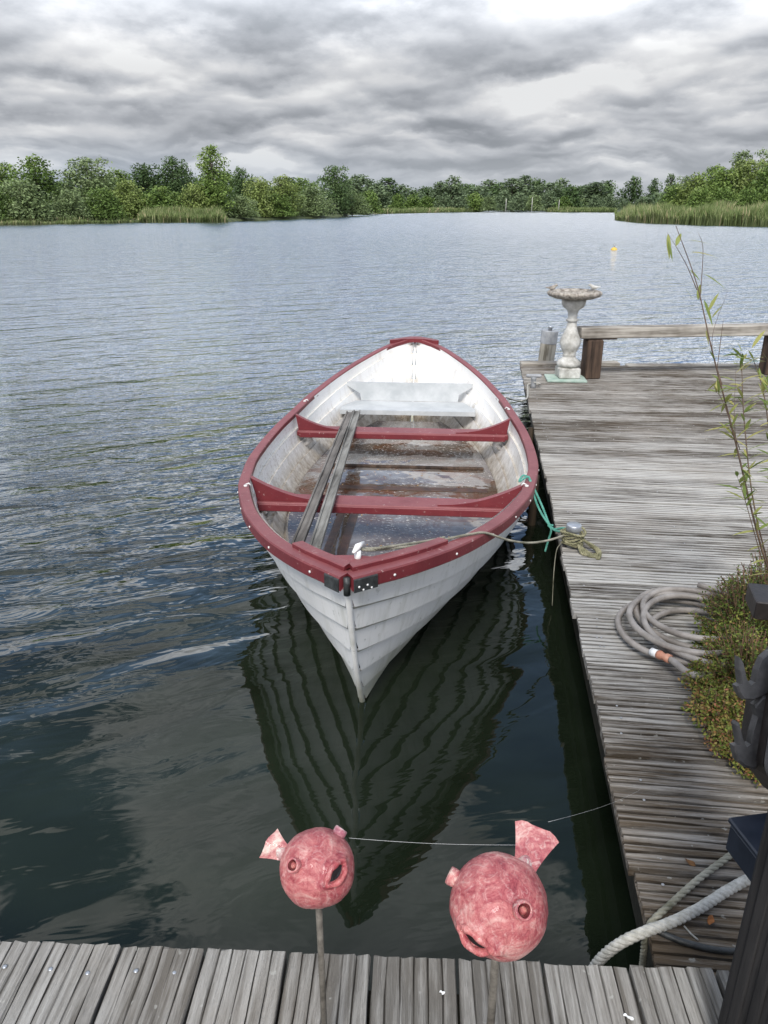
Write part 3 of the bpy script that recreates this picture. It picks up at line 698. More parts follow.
# ------------------------------------------------------------------ near deck
D1 = .55; ea = P(-0, 941, D1); eb = P(720, 970, D1); ang = math.atan2(eb.y-ea.y, eb.x-ea.x)
deck = empty('deck', (ea.x, ea.y, 0), ang, 'grey grooved board deck along the bottom of the photo', 'deck')
random.seed(9); mb = MB(); bw = (P(283, 951, D1)-P(200, 948, D1)).length; x = -bw*11+ (P(40, 945, D1)-ea).length
while x < 2.0:
    def place(a, b, c): return (b, -a, c)
    board(mb, 0.0, 1.7, x+bw/2, bw-.006, 6, D1+random.uniform(-.002, .002), random.random(), 40, .003, .03, place=place, edge=.002, gw=(.03, .07, .88, .93, .95, .985))
    x += bw
mb.build('decking', M['deck2'], deck, normals=False)
mb = MB(); mb.beam((-1.4, -.07, D1-.10), (1.9, -.07, D1-.10), .05, .13, 0); mb.beam((-1.4, -.6, D1-.10), (1.9, -.6, D1-.10), .05, .13, 0); mb.build('side_beam', M['wet'], deck)
for xx in (-1.2, .0, 1.3):
    mb = MB(); mb.tube([(xx, -.35, -.8), (xx, -.35, .2), (xx, -.35, D1-.04)], .07, 12); mb.build('pile', M['wet_z'], deck)
mb = MB()
for k in range(26):
    xx = -bw*11+(P(40, 945, D1)-ea).length+bw*(k//2)+bw*(.27 if k % 2 else .72)
    if k == 0: mb.lathe([(.0045, 0), (.005, .001), (.002, .0018)], 8); scr = mb.build('screw', M['galv'], deck); so_ = scr
    else: so_ = scr.copy(); C.objects.link(so_)
    so_.location = (xx, -.055+random.uniform(-.006, .006), D1+.0008)

# ------------------------------------------------------------------ boat
B0 = P(347, 578, .76); B1 = P(415, 338, .72); ax = Vector((B1.x-B0.x, B1.y-B0.y, 0)); L = ax.length; rz = math.atan2(ax.y, ax.x)-PI/2
boat = empty('rowing_boat', (B0.x, B0.y, 0), rz, 'white clinker rowing boat with faded red gunwales and thwarts, moored by the jetty', 'boat')
def interp(tab, s_):
    for (a, va), (b, vb) in zip(tab, tab[1:]):
        if s_ <= b: return va+(vb-va)*(s_-a)/(b-a)
    return tab[-1][1]
TAB = [(0, 0), (.02, .105), (.05, .225), (.1, .392), (.18, .582), (.28, .748), (.39, .842), (.47, .858), (.55, .848), (.69, .765), (.79, .640), (.86, .512), (.93, .335), (.97, .205), (1.0, .008)]
STB = [interp(TAB, k/60) for k in range(61)]
for _ in range(2): STB = [STB[0]]+[(STB[k-1]+2*STB[k]+STB[k+1])/4 for k in range(1, 60)]+[STB[-1]]
def HB(s_):
    f = min(max(s_, 0), 1)*60; i = min(int(f), 59); v_ = STB[i]+(STB[i+1]-STB[i])*(f-i); return max(0, v_-.016*min(1, v_/.1))
def ZS(s_): return .48+.28*((.52-s_)/.52)**2 if s_ < .52 else .48+.24*((s_-.52)/.48)**2
KZ = -.13
BOFF = (P(362, 699, 0).y-B0.y)-.10
def stem_off(z): # how far aft the bow profile is at height z
    t_ = max(0, (.76-z)/.76); return BOFF*t_+.10*t_**3
def stern_off(z):
    t_ = max(0, (.72-z)/.72); return .30*t_+.12*t_**3
def hull_pt(s_, q, off=0.0):
    """q 0 keel .. 1 sheer; off outward"""
    zs = ZS(s_); e = min(s_, 1-s_)/.5; p_ = 1.15+1.05*min(1, (e*1.5))**.8
    th = q*PI/2
    fx = math.sin(th)**(2/p_); fz = 1-math.cos(th)**(2/p_)
    # blend towards plain v section so the ends stay sharp
    z = KZ+(zs-KZ)*(fz*.75+.25*q); x = HB(s_)*(fx*.9+.1*q)
    yb = stem_off(z); ye = L-stern_off(z); y = yb+(ye-yb)*s_
    return x, y, z
NST = 9; FR = (0, .3, .6, .86, 1.0)
def hull_sheet(thick, flip):
    rings = []; ss = [ (1-math.cos(PI*k/56))/2 for k in range(57)]
    for s_ in ss:
        ring = []
        for k in range(NST):
            for m_ in range(5):
                fr = FR[m_]; q = (k+fr)/NST; q = q**.92
                x, y, z = hull_pt(s_, q); x2, y2, z2 = hull_pt(s_, min(1, q+.01)); x1, y1, z1 = hull_pt(s_, max(0, q-.01))
                nx, nz = (z2-z1), -(x2-x1); ln = math.hypot(nx, nz) or 1; nx /= ln; nz /= ln
                fade = 1
                o_ = (.017*(1-fr)*(1 if k else 0)*(.35+.65*fade)) - thick*min(1, x/.06)
                ring.append((max(0.0, x+nx*o_), y, z+nz*o_))
        rings.append(ring)
    return rings
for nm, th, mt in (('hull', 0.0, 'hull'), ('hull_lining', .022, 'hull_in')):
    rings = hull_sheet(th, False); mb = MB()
    for side in (1, -1):
        n0 = len(mb.v); nn_ = NST*5
        for r_ in rings: mb.v += [(p_[0]*side, p_[1], p_[2]) for p_ in r_]
        for j in range(len(rings)-1):
            for q_ in range(nn_-1):
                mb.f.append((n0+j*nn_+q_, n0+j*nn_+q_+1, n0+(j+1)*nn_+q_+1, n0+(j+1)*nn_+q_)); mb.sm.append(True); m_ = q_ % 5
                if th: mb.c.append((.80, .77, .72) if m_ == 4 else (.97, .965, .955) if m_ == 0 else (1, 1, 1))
                else: mb.c.append((.46, .45, .40) if m_ == 3 else (.6, .58, .52) if m_ == 4 else (1, 1, 1))  # dark bands paint the shadow under each lap, with some grime, into the tint
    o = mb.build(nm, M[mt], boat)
    # smooth along each strake, sharp at the laps
    me = o.data
    for p_ in me.polygons: p_.use_smooth = True
    if th: me.flip_normals()
    n = NST*5; es = set()
    for e in me.edges:
        a, b = e.vertices; a %= n; b %= n
        if a == b and (a % 5 in (0, 4)): e.use_edge_sharp = True
mb = MB()  # bright stem post down the bow and stern
for fn, y_of in ((0, lambda z: stem_off(z)-.010), (1, lambda z: L-stern_off(z)+.014)):
    zt = .735 if fn == 0 else .70
    pts = [(0, y_of(KZ+(zt-KZ)*k/14), KZ+(zt-KZ)*k/14) for k in range(15)]; mb.tube(pts, .012, 8)
mb.tube([(0, stem_off(KZ), KZ-.005), (0, L/2, KZ-.03), (0, L-stern_off(KZ), KZ-.005)], .02, 8)
mb.build('stem', M['hull'], boat)
# gunwale
def sheer_frame(s_):
    a = Vector((HB(s_), L*s_, 0)); d = Vector((HB(min(1, s_+.01))-HB(max(0, s_-.01)), L*(min(1, s_+.01)-max(0, s_-.01)), 0)).normalized()
    nrm = Vector((d.y, -d.x, 0)); return a, nrm, ZS(s_)
def gun_ring(s_, prof, side):
    a, nn, z = sheer_frame(s_); out = []
    for o_, dz_ in prof:
        p_ = a+nn*o_; out.append((max(.0, p_.x)*side, p_.y, z+dz_))
    return out
ss = [(1-math.cos(PI*k/70))/2 for k in range(71)]
gp = [(.026, -.042), (.030, -.038), (.030, .004), (.026, .010), (-.022, .012), (-.028, .008), (-.028, -.018), (-.012, -.026)]
for side in (1, -1):
    mb = MB(); mb.loft([gun_ring(s_, gp, side) for s_ in ss], close=True, smooth=False)
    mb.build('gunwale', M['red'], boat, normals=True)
mb = MB()    # rubbing strips: inner raised red bead on both sides of the bow
for side in (1, -1):
    sp = [(-.012, .011), (-.012, .026), (-.016, .029), (-.054, .029), (-.058, .026), (-.058, .011)]
    a_ = [.006+k*(.085 if side > 0 else .06)/12 for k in range(13)]; mb.loft([gun_ring(s_, sp, side) for s_ in a_], close=True)
zb = ZS(.02)+.0125
pl = [(0, .02*L-.09), (HB(.02)-.03, .02*L-.005), (HB(.034)-.055, .034*L), (.0, .036*L)]
vs = [(x, y, zb+h_) for h_ in (-.02, .006) for x, y in pl]+[(-x, y, zb+h_) for h_ in (-.02, .006) for x, y in pl]
mb.add(vs, [(4, 5, 6, 7), (0, 3, 2, 1), (1, 2, 6, 5), (2, 3, 7, 6), (0, 1, 5, 4), (12, 15, 14, 13), (8, 9, 10, 11), (9, 13, 14, 10), (10, 14, 15, 11), (8, 12, 13, 9)], smooth=False)
mb.build('bow_breasthook', M['red'], boat, normals=True)
mb = MB(); zt = ZS(.985)+.022       # stern breasthook with little ears
out = [(0, L+.055), (.05, L+.045), (.17, L-.075), (.23, L-.15), (.225, L-.185), (.18, L-.17), (.10, L-.10), (0, L-.085)]
full = out+[(-x, y) for x, y in out[-2:0:-1]]
mb.loft([[(x, y, z) for x, y in full] for z in (zt-.035, zt, )], close=True, caps=True)
mb.build('stern_breasthook', M['red'], boat, normals=True)
mb = MB()   # black rubber wrapped round the bow
for side, smax in ((1, .017), (-1, .014)):
    sp = [(.031, -.046), (.035, -.044), (.035, .000), (.033, .004), (.031, .004)]
    mb.loft([gun_ring(.0+k*smax/8, sp, side) for k in range(9)], close=True)
mb.tube([(0, -.004, ZS(0)-.060), (0, -.006, ZS(0)-.02), (0, -.004, ZS(0)+.004)], .012, 12)
mb.build('bow_fender', M['black'], boat, normals=True)
for k in range(16):
    for side in (1, -1):
        mb = MB(); a, nn, z = sheer_frame(.03+k*.060); p_ = a+nn*.035; d = Vector((nn.x*side, nn.y, 0)); p_ -= nn*.005
        mb.tube([(p_.x*side, p_.y, z-.018), Vector((p_.x*side, p_.y, z-.018))+d*.004], .005, 8); mb.build('rivet', M['white'], boat)
for k in range(4):
    for side in (1, ):
        mb = MB(); a, nn, z = sheer_frame(.003+k*.003); p_ = a+nn*.0355
        mb.tube([(p_.x*side, p_.y, z-.025-.014*(k % 2)), (p_.x*side+side*nn.x*.003, p_.y+nn.y*.003, z-.025-.014*(k % 2))], .004, 6); mb.build('rivet', M['white'], boat)
# inside half-width at height z, station y
def inner(y, z):
    best = 0.0; s_ = y/L
    for it in range(4):
        lo, hi = 0.0, 1.0
        for _ in range(22):
            m_ = (lo+hi)/2
            if hull_pt(s_, m_)[2] < z: lo = m_
            else: hi = m_
        x, yy, zz_ = hull_pt(s_, lo); s_ += (y-yy)/L; s_ = min(.999, max(.001, s_))
    return max(0.0, x-.03)
inv = boat_mat = Matrix.Translation((B0.x, B0.y, 0)) @ Matrix.Rotation(rz, 4, 'Z')
def toB(p_): return inv.inverted() @ Vector(p_)
def thwart(yc, zt, depth, knl):
    hw = inner(yc, zt-.02)+.012
    mb = MB(); mb.box((0, yc, zt-.02), (2*hw, depth, .04), bev=.006)
    mb.box((0, yc-depth/2-.006, zt-.026), (2*hw-.04, .012, .040), bev=.003)
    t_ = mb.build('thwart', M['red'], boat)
    for side in (1, -1):
        gx = HB(yc/L)-.045; zg = ZS(yc/L)-.005; mb = MB(); n = 12; lo = []; hi = []
        for k in range(n+1):
            f = k/n; xx = hw-.01+(gx-hw+.01)*0 - f*knl
            top = zt+.002+(zg-zt)*((1-f)**2.4)+.010*(1-f)
            xo = (gx-hw+.02)*((1-f)**3)
            lo.append((xx, zt+.001)); hi.append((xx+xo, top+.004))
        for k in range(n):
            q = [lo[k], lo[k+1], hi[k+1], hi[k]]; vs = []
            for yy in (yc-depth*.5+.022, yc-depth*.5+.058): vs += [(x*side, yy, z) for x, z in q]
            mb.add(vs, [(0, 1, 2, 3), (7, 6, 5, 4), (3, 2, 6, 7), (0, 4, 5, 1)] + ([(0, 3, 7, 4)] if k == 0 else []) + ([(1, 5, 6, 2)] if k == n-1 else []), smooth=False)
        mb.build('knee', M['red'], boat, normals=True)
        mb = MB(); mb.tube([(side*(hw-.05), yc, zt-.045), (side*(hw-.08), yc, zt-.09), (side*(hw-.03), yc, zt-.13)], lambda q: .035*(1-.5*q), 8); mb.build('bracket', M['hull_in'], boat)
    return t_
y1 = toB(P(385, 501, .40)).y; y2 = toB(P(405, 431, .38)).y; y3 = toB(P(412, 406, .36)).y; y4 = toB(P(412, 397, .38)).y
thwart(y1, .40, .15, .42); thwart(y2, .385, .15, .36)
hs = inner(y3, .33); mb = MB()
q = [(-hs-.01, y3+.19), (hs*.88+.02, y3+.19), (hs+.02, y3-.02), (hs+.0, y3-.13), (-hs-.01, y3-.13), (-hs*1.0-.02, y3-.02)]
q = [(-hs*.84, y3+.2), (hs*.84, y3+.2), (hs*1.02, y3-.02), (hs*1.02, y3-.13), (-hs*1.02, y3-.13), (-hs*1.02, y3-.02)]
mb.loft([[(x, y, z) for x, y in q] for z in (.315, .35)], close=True); mb.build('stern_seat', M['seat'], boat, normals=True)
mb = MB(); yb = y3+.20
wb = inner(yb, .36); wt_ = inner(yb+.05, .50)
prof = [(-wb*.86, .352), (wb*.86, .352), (wb*.88, .41), (wt_*1.03, .475), (wt_*1.03, .50), (-wt_*1.03, .50), (-wt_*1.03, .475), (-wb*.88, .41)]
mb.loft([[(x, yb+(z-.35)*.18+dy_, z) for x, z in prof] for dy_ in (0, .022)], close=True)
mb.build('seat_back', M['seat'], boat, normals=True)
# rainwater lying in the bilge
ZW = .145; mb = MB(); cl = []
ys = [.60+k*(L-.9-.60)/40 for k in range(41)]
rg = [[(-(inner(y, ZW)+.012), y, ZW), (0, y, ZW), (inner(y, ZW)+.012, y, ZW)] for y in ys]
mb.loft(rg, close=False, smooth=True); mb.build('rainwater', M['rain'], boat)
mb = MB()
xa = toB(P(350, 500, ZW)).x
mb.beam((xa-.035, 1.05, ZW+.002), (xa-.02, y1+.5, ZW+.002), .045, .012, .002); mb.beam((xa+.055, 1.0, ZW+.002), (xa+.055, y1+.5, ZW+.002), .05, .012, .002)
yy = toB(P(400, 489, ZW)).y; mb.beam((xa-.2, yy, ZW+.001), (inner(yy, ZW)-.05, yy, ZW+.001), .07, .010, .002)
mb.build('floor_batten', M['mud'], boat)
yy = toB(P(400, 464, ZW+.03)).y; mb = MB(); hw = inner(yy, ZW+.03); mb.box((.02, yy, ZW+.008), (1.75*hw, .03, .022), bev=.006); mb.build('floor_rib', M['darkwood_z'], boat)
# cleat on the bow
cb = toB(P(352, 557, .76)); mb = MB()
mb.tube([(cb.x+.02, cb.y, .74), (cb.x+.02, cb.y, .785)], .012, 8); mb.tube([(cb.x+.02-.012, cb.y-.03, .790), (cb.x+.02, cb.y, .80), (cb.x+.02+.016, cb.y+.05, .795)], lambda q: .012-.014*abs(q-.5), 8)
mb.build('cleat', M['white'], boat)
for s_, side in ((.30, 1), (.64, 1), (.66, -1), (.27, -1)):   # rowlock sockets / line guides on the rail
    a, nn, z = sheer_frame(s_); p_ = Vector(((a-nn*.01).x*side, a.y, z+.012)); mb = MB()
    mb.tube([p_, p_+Vector((0, 0, .008))], .010, 8); mb.tube([p_+Vector((0, 0, .01)), p_+Vector((-side*.018, 0, .018)), p_+Vector((-side*.028, 0, .006))], .004, 6); mb.build('line_guide', M['white'], boat)
# two long grey boards lying across the thwarts
for (a, b, lb, tint_) in (((297, 547), (350, 413), 'left one of two long grey boards laid lengthwise across the thwarts of the boat', (.58, .56, .54)),
                          ((315, 549), (357, 412), 'right one of two long grey boards laid across the boat thwarts, tinged green', (.80, .82, .80))):
    pa = P(*a, .445); pb = P(*b, .388)
    e = (pb-pa).normalized(); e2 = pa+(pb-pa)*.5
    o = MB(); A = Vector((0, 0, 0)); Bv = pb-pa
    sxv = e.cross(Vector((0, 0, 1))).normalized(); uu = sxv.cross(e)
    o.beam(A, Bv, .052, .016, .002, col=tint_)
    for sd_ in (-1, 1): o.beam(A+sxv*sd_*.022+uu*.012, Bv+sxv*sd_*.022+uu*.012, .010, .012, .001, col=tint_)
    ob = o.build('long_board', M['greyplank']); ob.location = pa; tag(ob, lb, 'board', 'two long boards in the boat')
# floating leaves / litter inside the boat
random.seed(31); mb = MB()
for _ in range(170):
    y = random.uniform(y1-.2, y2-.1) if random.random() < .8 else random.uniform(.8, y1); hw = inner(y, ZW)*.9; x = random.uniform(-hw, hw)
    leaf_quad(mb, Vector((x, y, ZW+.0015)), Vector((0, 0, 1)), random.uniform(.008, .022), .55, random.choice([(1, 1, 1), (.5, .4, .3), (1.6, 1.8, 2.2)]))
o = mb.build('leaf_litter', M['leafdry']); o.location = boat.location; o.rotation_euler = (0, 0, rz)
tag(o, 'scattered small dead leaves floating on the rainwater inside the boat', 'leaf litter', kind='stuff')

# ------------------------------------------------------------------ mooring gear
bol = P(572, 546, D)
e = empty('bollard', bol, 0, 'short metal topped bollard wrapped in rope on the jetty edge beside the boat', 'bollard')
mb = MB(); mb.lathe([(.030, 0), (.030, .085)], 20); mb.build('post', M['lead'], e)
mb = MB(); mb.lathe([(.036, .083), (.037, .087), (.037, .112), (.034, .116), (.0, .1165)], 20); mb.build('cap', M['galv'], e)
random.seed(4); mb = MB()
for k in range(7):
    r_ = .040+.012*random.random(); z0 = .018+.010*k
    pts = [bol+Vector((r_*math.cos(a)*(1.15), r_*math.sin(a), z0+.008*math.sin(a*2+k))) for a in [j*PI/5 for j in range(11)]]
    rope(mb, pts, .0065, n=5)
for k in range(5):
    a0 = random.uniform(-1.4, .6); pts = [bol+Vector((.04, -.02, .05)), bol+Vector((.075+.01*k, -.05-.012*k, .030)), bol+Vector((.10+.012*math.cos(a0), -.09-.016*k, .010)), bol+Vector((.04+.012*k, -.115+.01*math.sin(a0), .008)), bol+Vector((.02, -.05, .03))]
    rope(mb, pts, .006, n=5)
tag(mb.build('coiled_rope', M['olive']), 'mossy olive rope wound around the rope bollard and heaped at its foot', 'rope')
cw = inv @ Vector((cb.x+.02, cb.y+.02, .785))
def onrail(s_, side, dn=0.0, up_=.014):
    a, nn, z = sheer_frame(s_); p_ = a-nn*dn; return inv @ Vector((p_.x*side, p_.y, z+up_))
mb = MB(); pr = onrail(.135, 1, -.03, .010)
pts = [cw, cw+Vector((.05, .03, -.018)), onrail(.075, 1, .05, .020), onrail(.10, 1, .03, .020), onrail(.12, 1, .0, .018), pr]
sg = [pr+(bol+Vector((-.03, 0, .06))-pr)*f-Vector((0, 0, .045*math.sin(PI*f))) for f in (.25, .5, .75, 1)]
rope(mb, pts+sg, .0055, n=5)
rope(mb, [cw+Vector((-.015, .0, .0)), cw+Vector((.02, .045, -.02)), cw+Vector((.08, .05, -.016)), onrail(.085, 1, .085, .012), onrail(.10, 1, .06, .016)], .0055, n=5)
tag(mb.build('mooring_rope', M['thinrope']), 'pale dirty mooring rope from the bow cleat over the red rail to the jetty bollard', 'rope')
mb = MB(); g0 = onrail(.325, 1, .01, .03); g1 = bol+Vector((-.02, .02, .075)); mid = g0+(g1-g0)*.62-Vector((0, 0, .10))
rope(mb, [g0, g0+(mid-g0)*.5-Vector((.006, 0, .03)), mid, (mid+g1)/2-Vector((0, 0, .015)), g1], .006, n=5)
rope(mb, [g0+Vector((.0, .012, 0)), g0+(mid-g0)*.5+Vector((.012, 0, -.02)), mid, (mid+g1)/2+Vector((.014, .01, -.0)), g1+Vector((.01, .02, .0))], .006, n=5)
rope(mb, [mid+Vector((.01, 0, .01)), mid+Vector((-.016, .006, .008)), mid+Vector((0, -.01, -.01)), mid+Vector((-.012, -.01, -.08)), mid+Vector((-.022, -.015, -.13))], .0055, n=5)
rope(mb, [g0, g0+Vector((-.03, .01, .004)), g0+Vector((-.05, -.02, -.02)), g0+Vector((-.02, -.02, .002)), g0], .006, n=5)
tag(mb.build('green_twine', M['green']), 'knotted green line from the boat rail to the rope wrapped bollard', 'rope')
mb = MB(); q = bol+Vector((-.045, 0, .02)); mb.tube(spline([q, q+Vector((-.03, -.03, -.03)), q+Vector((-.035, -.035, -.15)), q+Vector((-.03, -.05, -.33))]), .0025, 5)
tag(mb.build('loose_line', M['thinrope']), 'thin loose line hanging from the bollard down to the water', 'line')
# stern line to a small cleat
st = P(533, 388, D); e = empty('mooring_cleat', st, 0, 'small metal mooring cleat on the far corner of the jetty', 'cleat')
mb = MB(); mb.lathe([(.028, 0), (.022, .03), (.024, .085), (.03, .10)], 10); mb.box((0, 0, .112), (.14, .035, .028), bev=.008); mb.build('cleat_body', M['lead'], e)
mb = MB(); rope(mb, [st+Vector((-.02, -.01, .06)), st+Vector((.05, -.03, .05)), st+Vector((.05, .03, .03)), st+Vector((-.04, .02, .03)), st+Vector((-.05, -.06, .012)), P(527, 398, D+.01), P(519, 401, D-.02)]+[onrail(.70, 1, -.03, .012)], .0065, n=5)
tag(mb.build('stern_line', M['rope']), 'pale rope running from the far jetty cleat down to the boat rail', 'rope')
# piles outside the jetty edge
def pile(p_, r_, h_, tilt, label, mats=('oldwood_z', 'lead'), cap=.0):
    e = empty('mooring_pile', (p_.x, p_.y, 0), 0, label, 'pile'); mb = MB()
    mb.lathe([(r_*1.05, -1.0), (r_*1.02, 0), (r_, h_-cap)], 16, wob=lambda a, j: 1+.03*math.sin(3*a+j)); o = mb.build('shaft', M[mats[0]], e)
    if cap:
        mb = MB(); mb.lathe([(r_*1.04, h_-cap), (r_*1.05, h_-.003), (r_*1.03, h_), (.0, h_+.001)], 12, smooth=False); mb.build('cap', M[mats[1]], e)
        mb = MB(); mb.lathe([(.022, h_), (.022, h_+.03), (.028, h_+.033), (.028, h_+.045), (.01, h_+.047)], 12); mb.build('bolt', M['galv'], e)
    e.rotation_euler = (0, tilt, 0); return e
pile(P(545, 366, D)+Vector((.0, .2, 0)), .084, .675, R(3.5), 'round grey mooring pile with metal cap standing past the far corner of the jetty', cap=.13)
def onx(px, py, z):
    return P(px, py, z)
pile(P(538, 480, .30)+Vector((-.02, 0, 0)), .026, .33, 0, 'thin rusty topped pile between the boat and the jetty', ('wet_z', 'lead'))
pile(P(531, 430, .30), .022, .32, 0, 'thin rusty pile beside the stern half of the boat at the jetty edge', ('wet_z', 'lead'))

# ------------------------------------------------------------------ bird bath
bp = P(567, 379, D); e = empty('bird_bath', (bp.x, bp.y, D), R(8), 'white stone baluster bird bath with a weathered scalloped bowl on the jetty corner', 'bird bath')
sl = MB(); sl.box((0, 0, .012), (.37, .30, .018), bev=.003); o = sl.build('stone_slab', M['slab']); o.location = (bp.x-.02, bp.y-.03, D); o.rotation_euler = (0, 0, R(2)); tag(o, 'thin pale green slab under the bird bath', 'slab')
z0 = .022; mb = MB(); mb.box((0, 0, z0+.055), (.225, .225, .11), bev=.012); mb.build('plinth', M['stone'], e)
mb = MB()
mb.lathe([(.105, z0+.11), (.125, z0+.135), (.125, z0+.155), (.10, z0+.18), (.075, z0+.20), (.065, z0+.225), (.075, z0+.235), (.062, z0+.245), (.085, z0+.29), (.108, z0+.35), (.108, z0+.385), (.085, z0+.44), (.058, z0+.50),
          (.048, z0+.56), (.048, z0+.575), (.062, z0+.58), (.062, z0+.60), (.046, z0+.605), (.050, z0+.66), (.062, z0+.69), (.105, z0+.72), (.112, z0+.735), (.118, z0+.74), (.125, z0+.79), (.10, z0+.80)], 28)
mb.build('baluster', M['stone'], e)
mb = MB(); zt = z0+.795
mb.lathe([(.10, zt), (.20, zt+.012), (.255, zt+.035), (.272, zt+.058), (.268, zt+.078), (.245, zt+.085), (.215, zt+.062), (.15, zt+.048), (.0, zt+.044)], 64, wob=lambda a, j: 1+(.022*math.sin(a*13)+.012*math.sin(a*29+1) if j > 1 and j < 7 else 0))
mb.build('bowl', M['basin'], e); e.scale = (.9, .9, .91)
for a, nm, cl, mt in ((R(168), 'dark', 0, 'basin'), (R(20), 'pale', 1, 'stone')):   # two little stone birds on the rim
    bx_, by_ = .235*math.cos(a), .235*math.sin(a); mb = MB(); zb_ = zt+.083; sgn = -1 if bx_ > 0 else 1
    def bpnt(x, z): return (bx_+x*sgn, by_, zb_+z)
    mb.tube([bpnt(-.065, .032), bpnt(-.035, .028), bpnt(-.01, .024), bpnt(.02, .03), bpnt(.034, .045), bpnt(.05, .052), bpnt(.066, .048)], lambda q: [.004, .008, .019, .022, .015, .013, .002][min(6, int(q*6+.5))], 10)
    mb.tube([bpnt(.005, .0), bpnt(.003, .015)], .004, 6)
    o = mb.build('bird_figure', M[mt], e); o['label'] = '%s stone bird perched on the bowl rim' % nm

# ------------------------------------------------------------------ low bench beam at the far end
pa = P(592, 379, D); pb = P(772, 375, D)
dirb = (pb-pa); dirb.z = 0; dirb.normalize(); nb_ = Vector((-dirb.y, dirb.x, 0)); A = pa+nb_*.06; 
e = empty('beam_bench', (A.x, A.y, D), math.atan2(dirb.y, dirb.x), 'low bench of one long silvered beam on two dark stout posts at the jetty end', 'bench')
mb = MB(); mb.box((1.45, 0, .435), (3.2, .16, .10), bev=.008); mb.box((1.9, .09, .405), (2.3, .03, .05), bev=.004)
mb.build('beam', M['oldwood'], e)
for xx in (.0, (pb-pa).length, ):
    mb = MB(); mb.box((xx, 0, .185), (.155, .15, .37), bev=.010); mb.box((xx+.07, .0, .378), (.28, .12, .014), bev=.002); mb.build('post', M['darkwood_z'], e)

# ------------------------------------------------------------------ hose
random.seed(14); mb = MB(); hc = P(693, 636, D); pts = []
N = 7*14
for k in range(N+1):
    f = k/N; a = 2*PI*7*f+1.2; rr = .215+.035*math.sin(a*.37+2)+.022*math.sin(a*1.31)
    cx = .02*math.sin(a*.23); cy = .03*math.sin(a*.31+1)
    pts.append(hc+Vector((cx+rr*1.02*math.cos(a), cy+rr*1.12*math.sin(a), .014+.075*f+.012*math.sin(a*.73))))
pts += [pts[-1]+Vector((-.04, -.14, -.03)), hc+Vector((-.10, -.20, .06)), hc+Vector((-.14, -.02, .04))]
pts = pts[:-3]
mb.tube(spline(pts, 4), .0122, 10)
e = empty('garden_hose', hc, 0, 'coiled grey brown hose lying in loops on the jetty beside the shrub', 'hose')
o = mb.build('coil', M['hose'], e); o.matrix_parent_inverse = Matrix.Translation(-hc)
c0 = P(655, 653, D+.05); c1 = P(672, 660, D+.06); mb = MB(); d = (c1-c0).normalized()
mb.tube([c0+d*.012, c0+d*.024, c0+d*.04, c0+d*.05, c0+d*.066], lambda q: .015+.003*math.sin(q*9), 12); o = mb.build('connector', M['orange'], e); o.matrix_parent_inverse = Matrix.Translation(-hc)
mb = MB(); mb.tube([c0-d*.016, c0-d*.003, c0+d*.012], .015, 12); o = mb.build('nozzle', M['white'], e); o.matrix_parent_inverse = Matrix.Translation(-hc)
mb = MB(); mb.tube(spline([c0+d*.06, c0+d*.2-Vector((0, 0, .01)), hc+Vector((.2, -.10, .03)), hc+Vector((.30, -.05, .02))]), .012, 10); o = mb.build('hose_end', M['hose'], e); o.matrix_parent_inverse = Matrix.Translation(-hc)

# ------------------------------------------------------------------ shrub
random.seed(17); s0 = P(745, 690, D)
e = empty('shrub', s0, 0, 'wiry low shrub with small green and reddish leaves sprawling over the hose and jetty', 'shrub')
lv = MB(); tw = MB()
mounds = [(Vector((a_.x+.008, a_.y, a_.z)), b_*.93, c_*.9, min(1, d_*1.1+.08)) for a_, b_, c_, d_ in [(P(706, 692, D), .10, .12, .6), (P(716, 722, D), .11, .12, .7), (P(732, 752, D), .09, .10, .8), (P(742, 640, D), .19, .30, .25), (P(760, 640, D), .24, .36, .2), (P(742, 690, D), .17, .26, .55), (P(728, 672, D), .14, .20, .45), (P(765, 720, D), .17, .20, .6), (P(745, 735, D), .11, .15, .75), (P(722, 655, D), .11, .16, .35), (P(775, 620, D), .22, .36, .15), (P(752, 775, D), .06, .07, .75)]]
for c, r_, h_, red in mounds:
    ns = int(1250*r_)
    for _ in range(ns):
        a = random.uniform(0, 2*PI); q = random.random()**.5; tip = c+Vector((math.cos(a)*r_*q*1.15, math.sin(a)*r_*q*1.15, h_*(1-.75*q*q)*random.uniform(.55, 1.1)+.01))
        bs = c+Vector((math.cos(a)*r_*q*.5, math.sin(a)*r_*q*.5, .0)); mid_ = (bs+tip)/2+Vector((0, 0, .02))+rv()*.02
        sp = spline([bs, mid_, tip], 5); tw.tube(sp, .0014, 3, cap=False)
        rdd = min(1, max(0, red+random.uniform(-.25, .25)-.35*(tip.z-D)/.3))
        for m_ in range(22):
            f = random.uniform(.35, 1.05); i = min(len(sp)-1, int(f*(len(sp)-1))); p_ = sp[i]+rv()*.016
            tone = min(1, max(0, random.gauss(.26+.46*rdd, .18)))
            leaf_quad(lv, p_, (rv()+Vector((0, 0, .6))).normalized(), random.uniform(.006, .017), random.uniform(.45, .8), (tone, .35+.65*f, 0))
o = lv.build('leaves', M['shrub'], e); o.matrix_parent_inverse = Matrix.Translation(-s0)
o = tw.build('twigs', M['twig'], e); o.matrix_parent_inverse = Matrix.Translation(-s0)

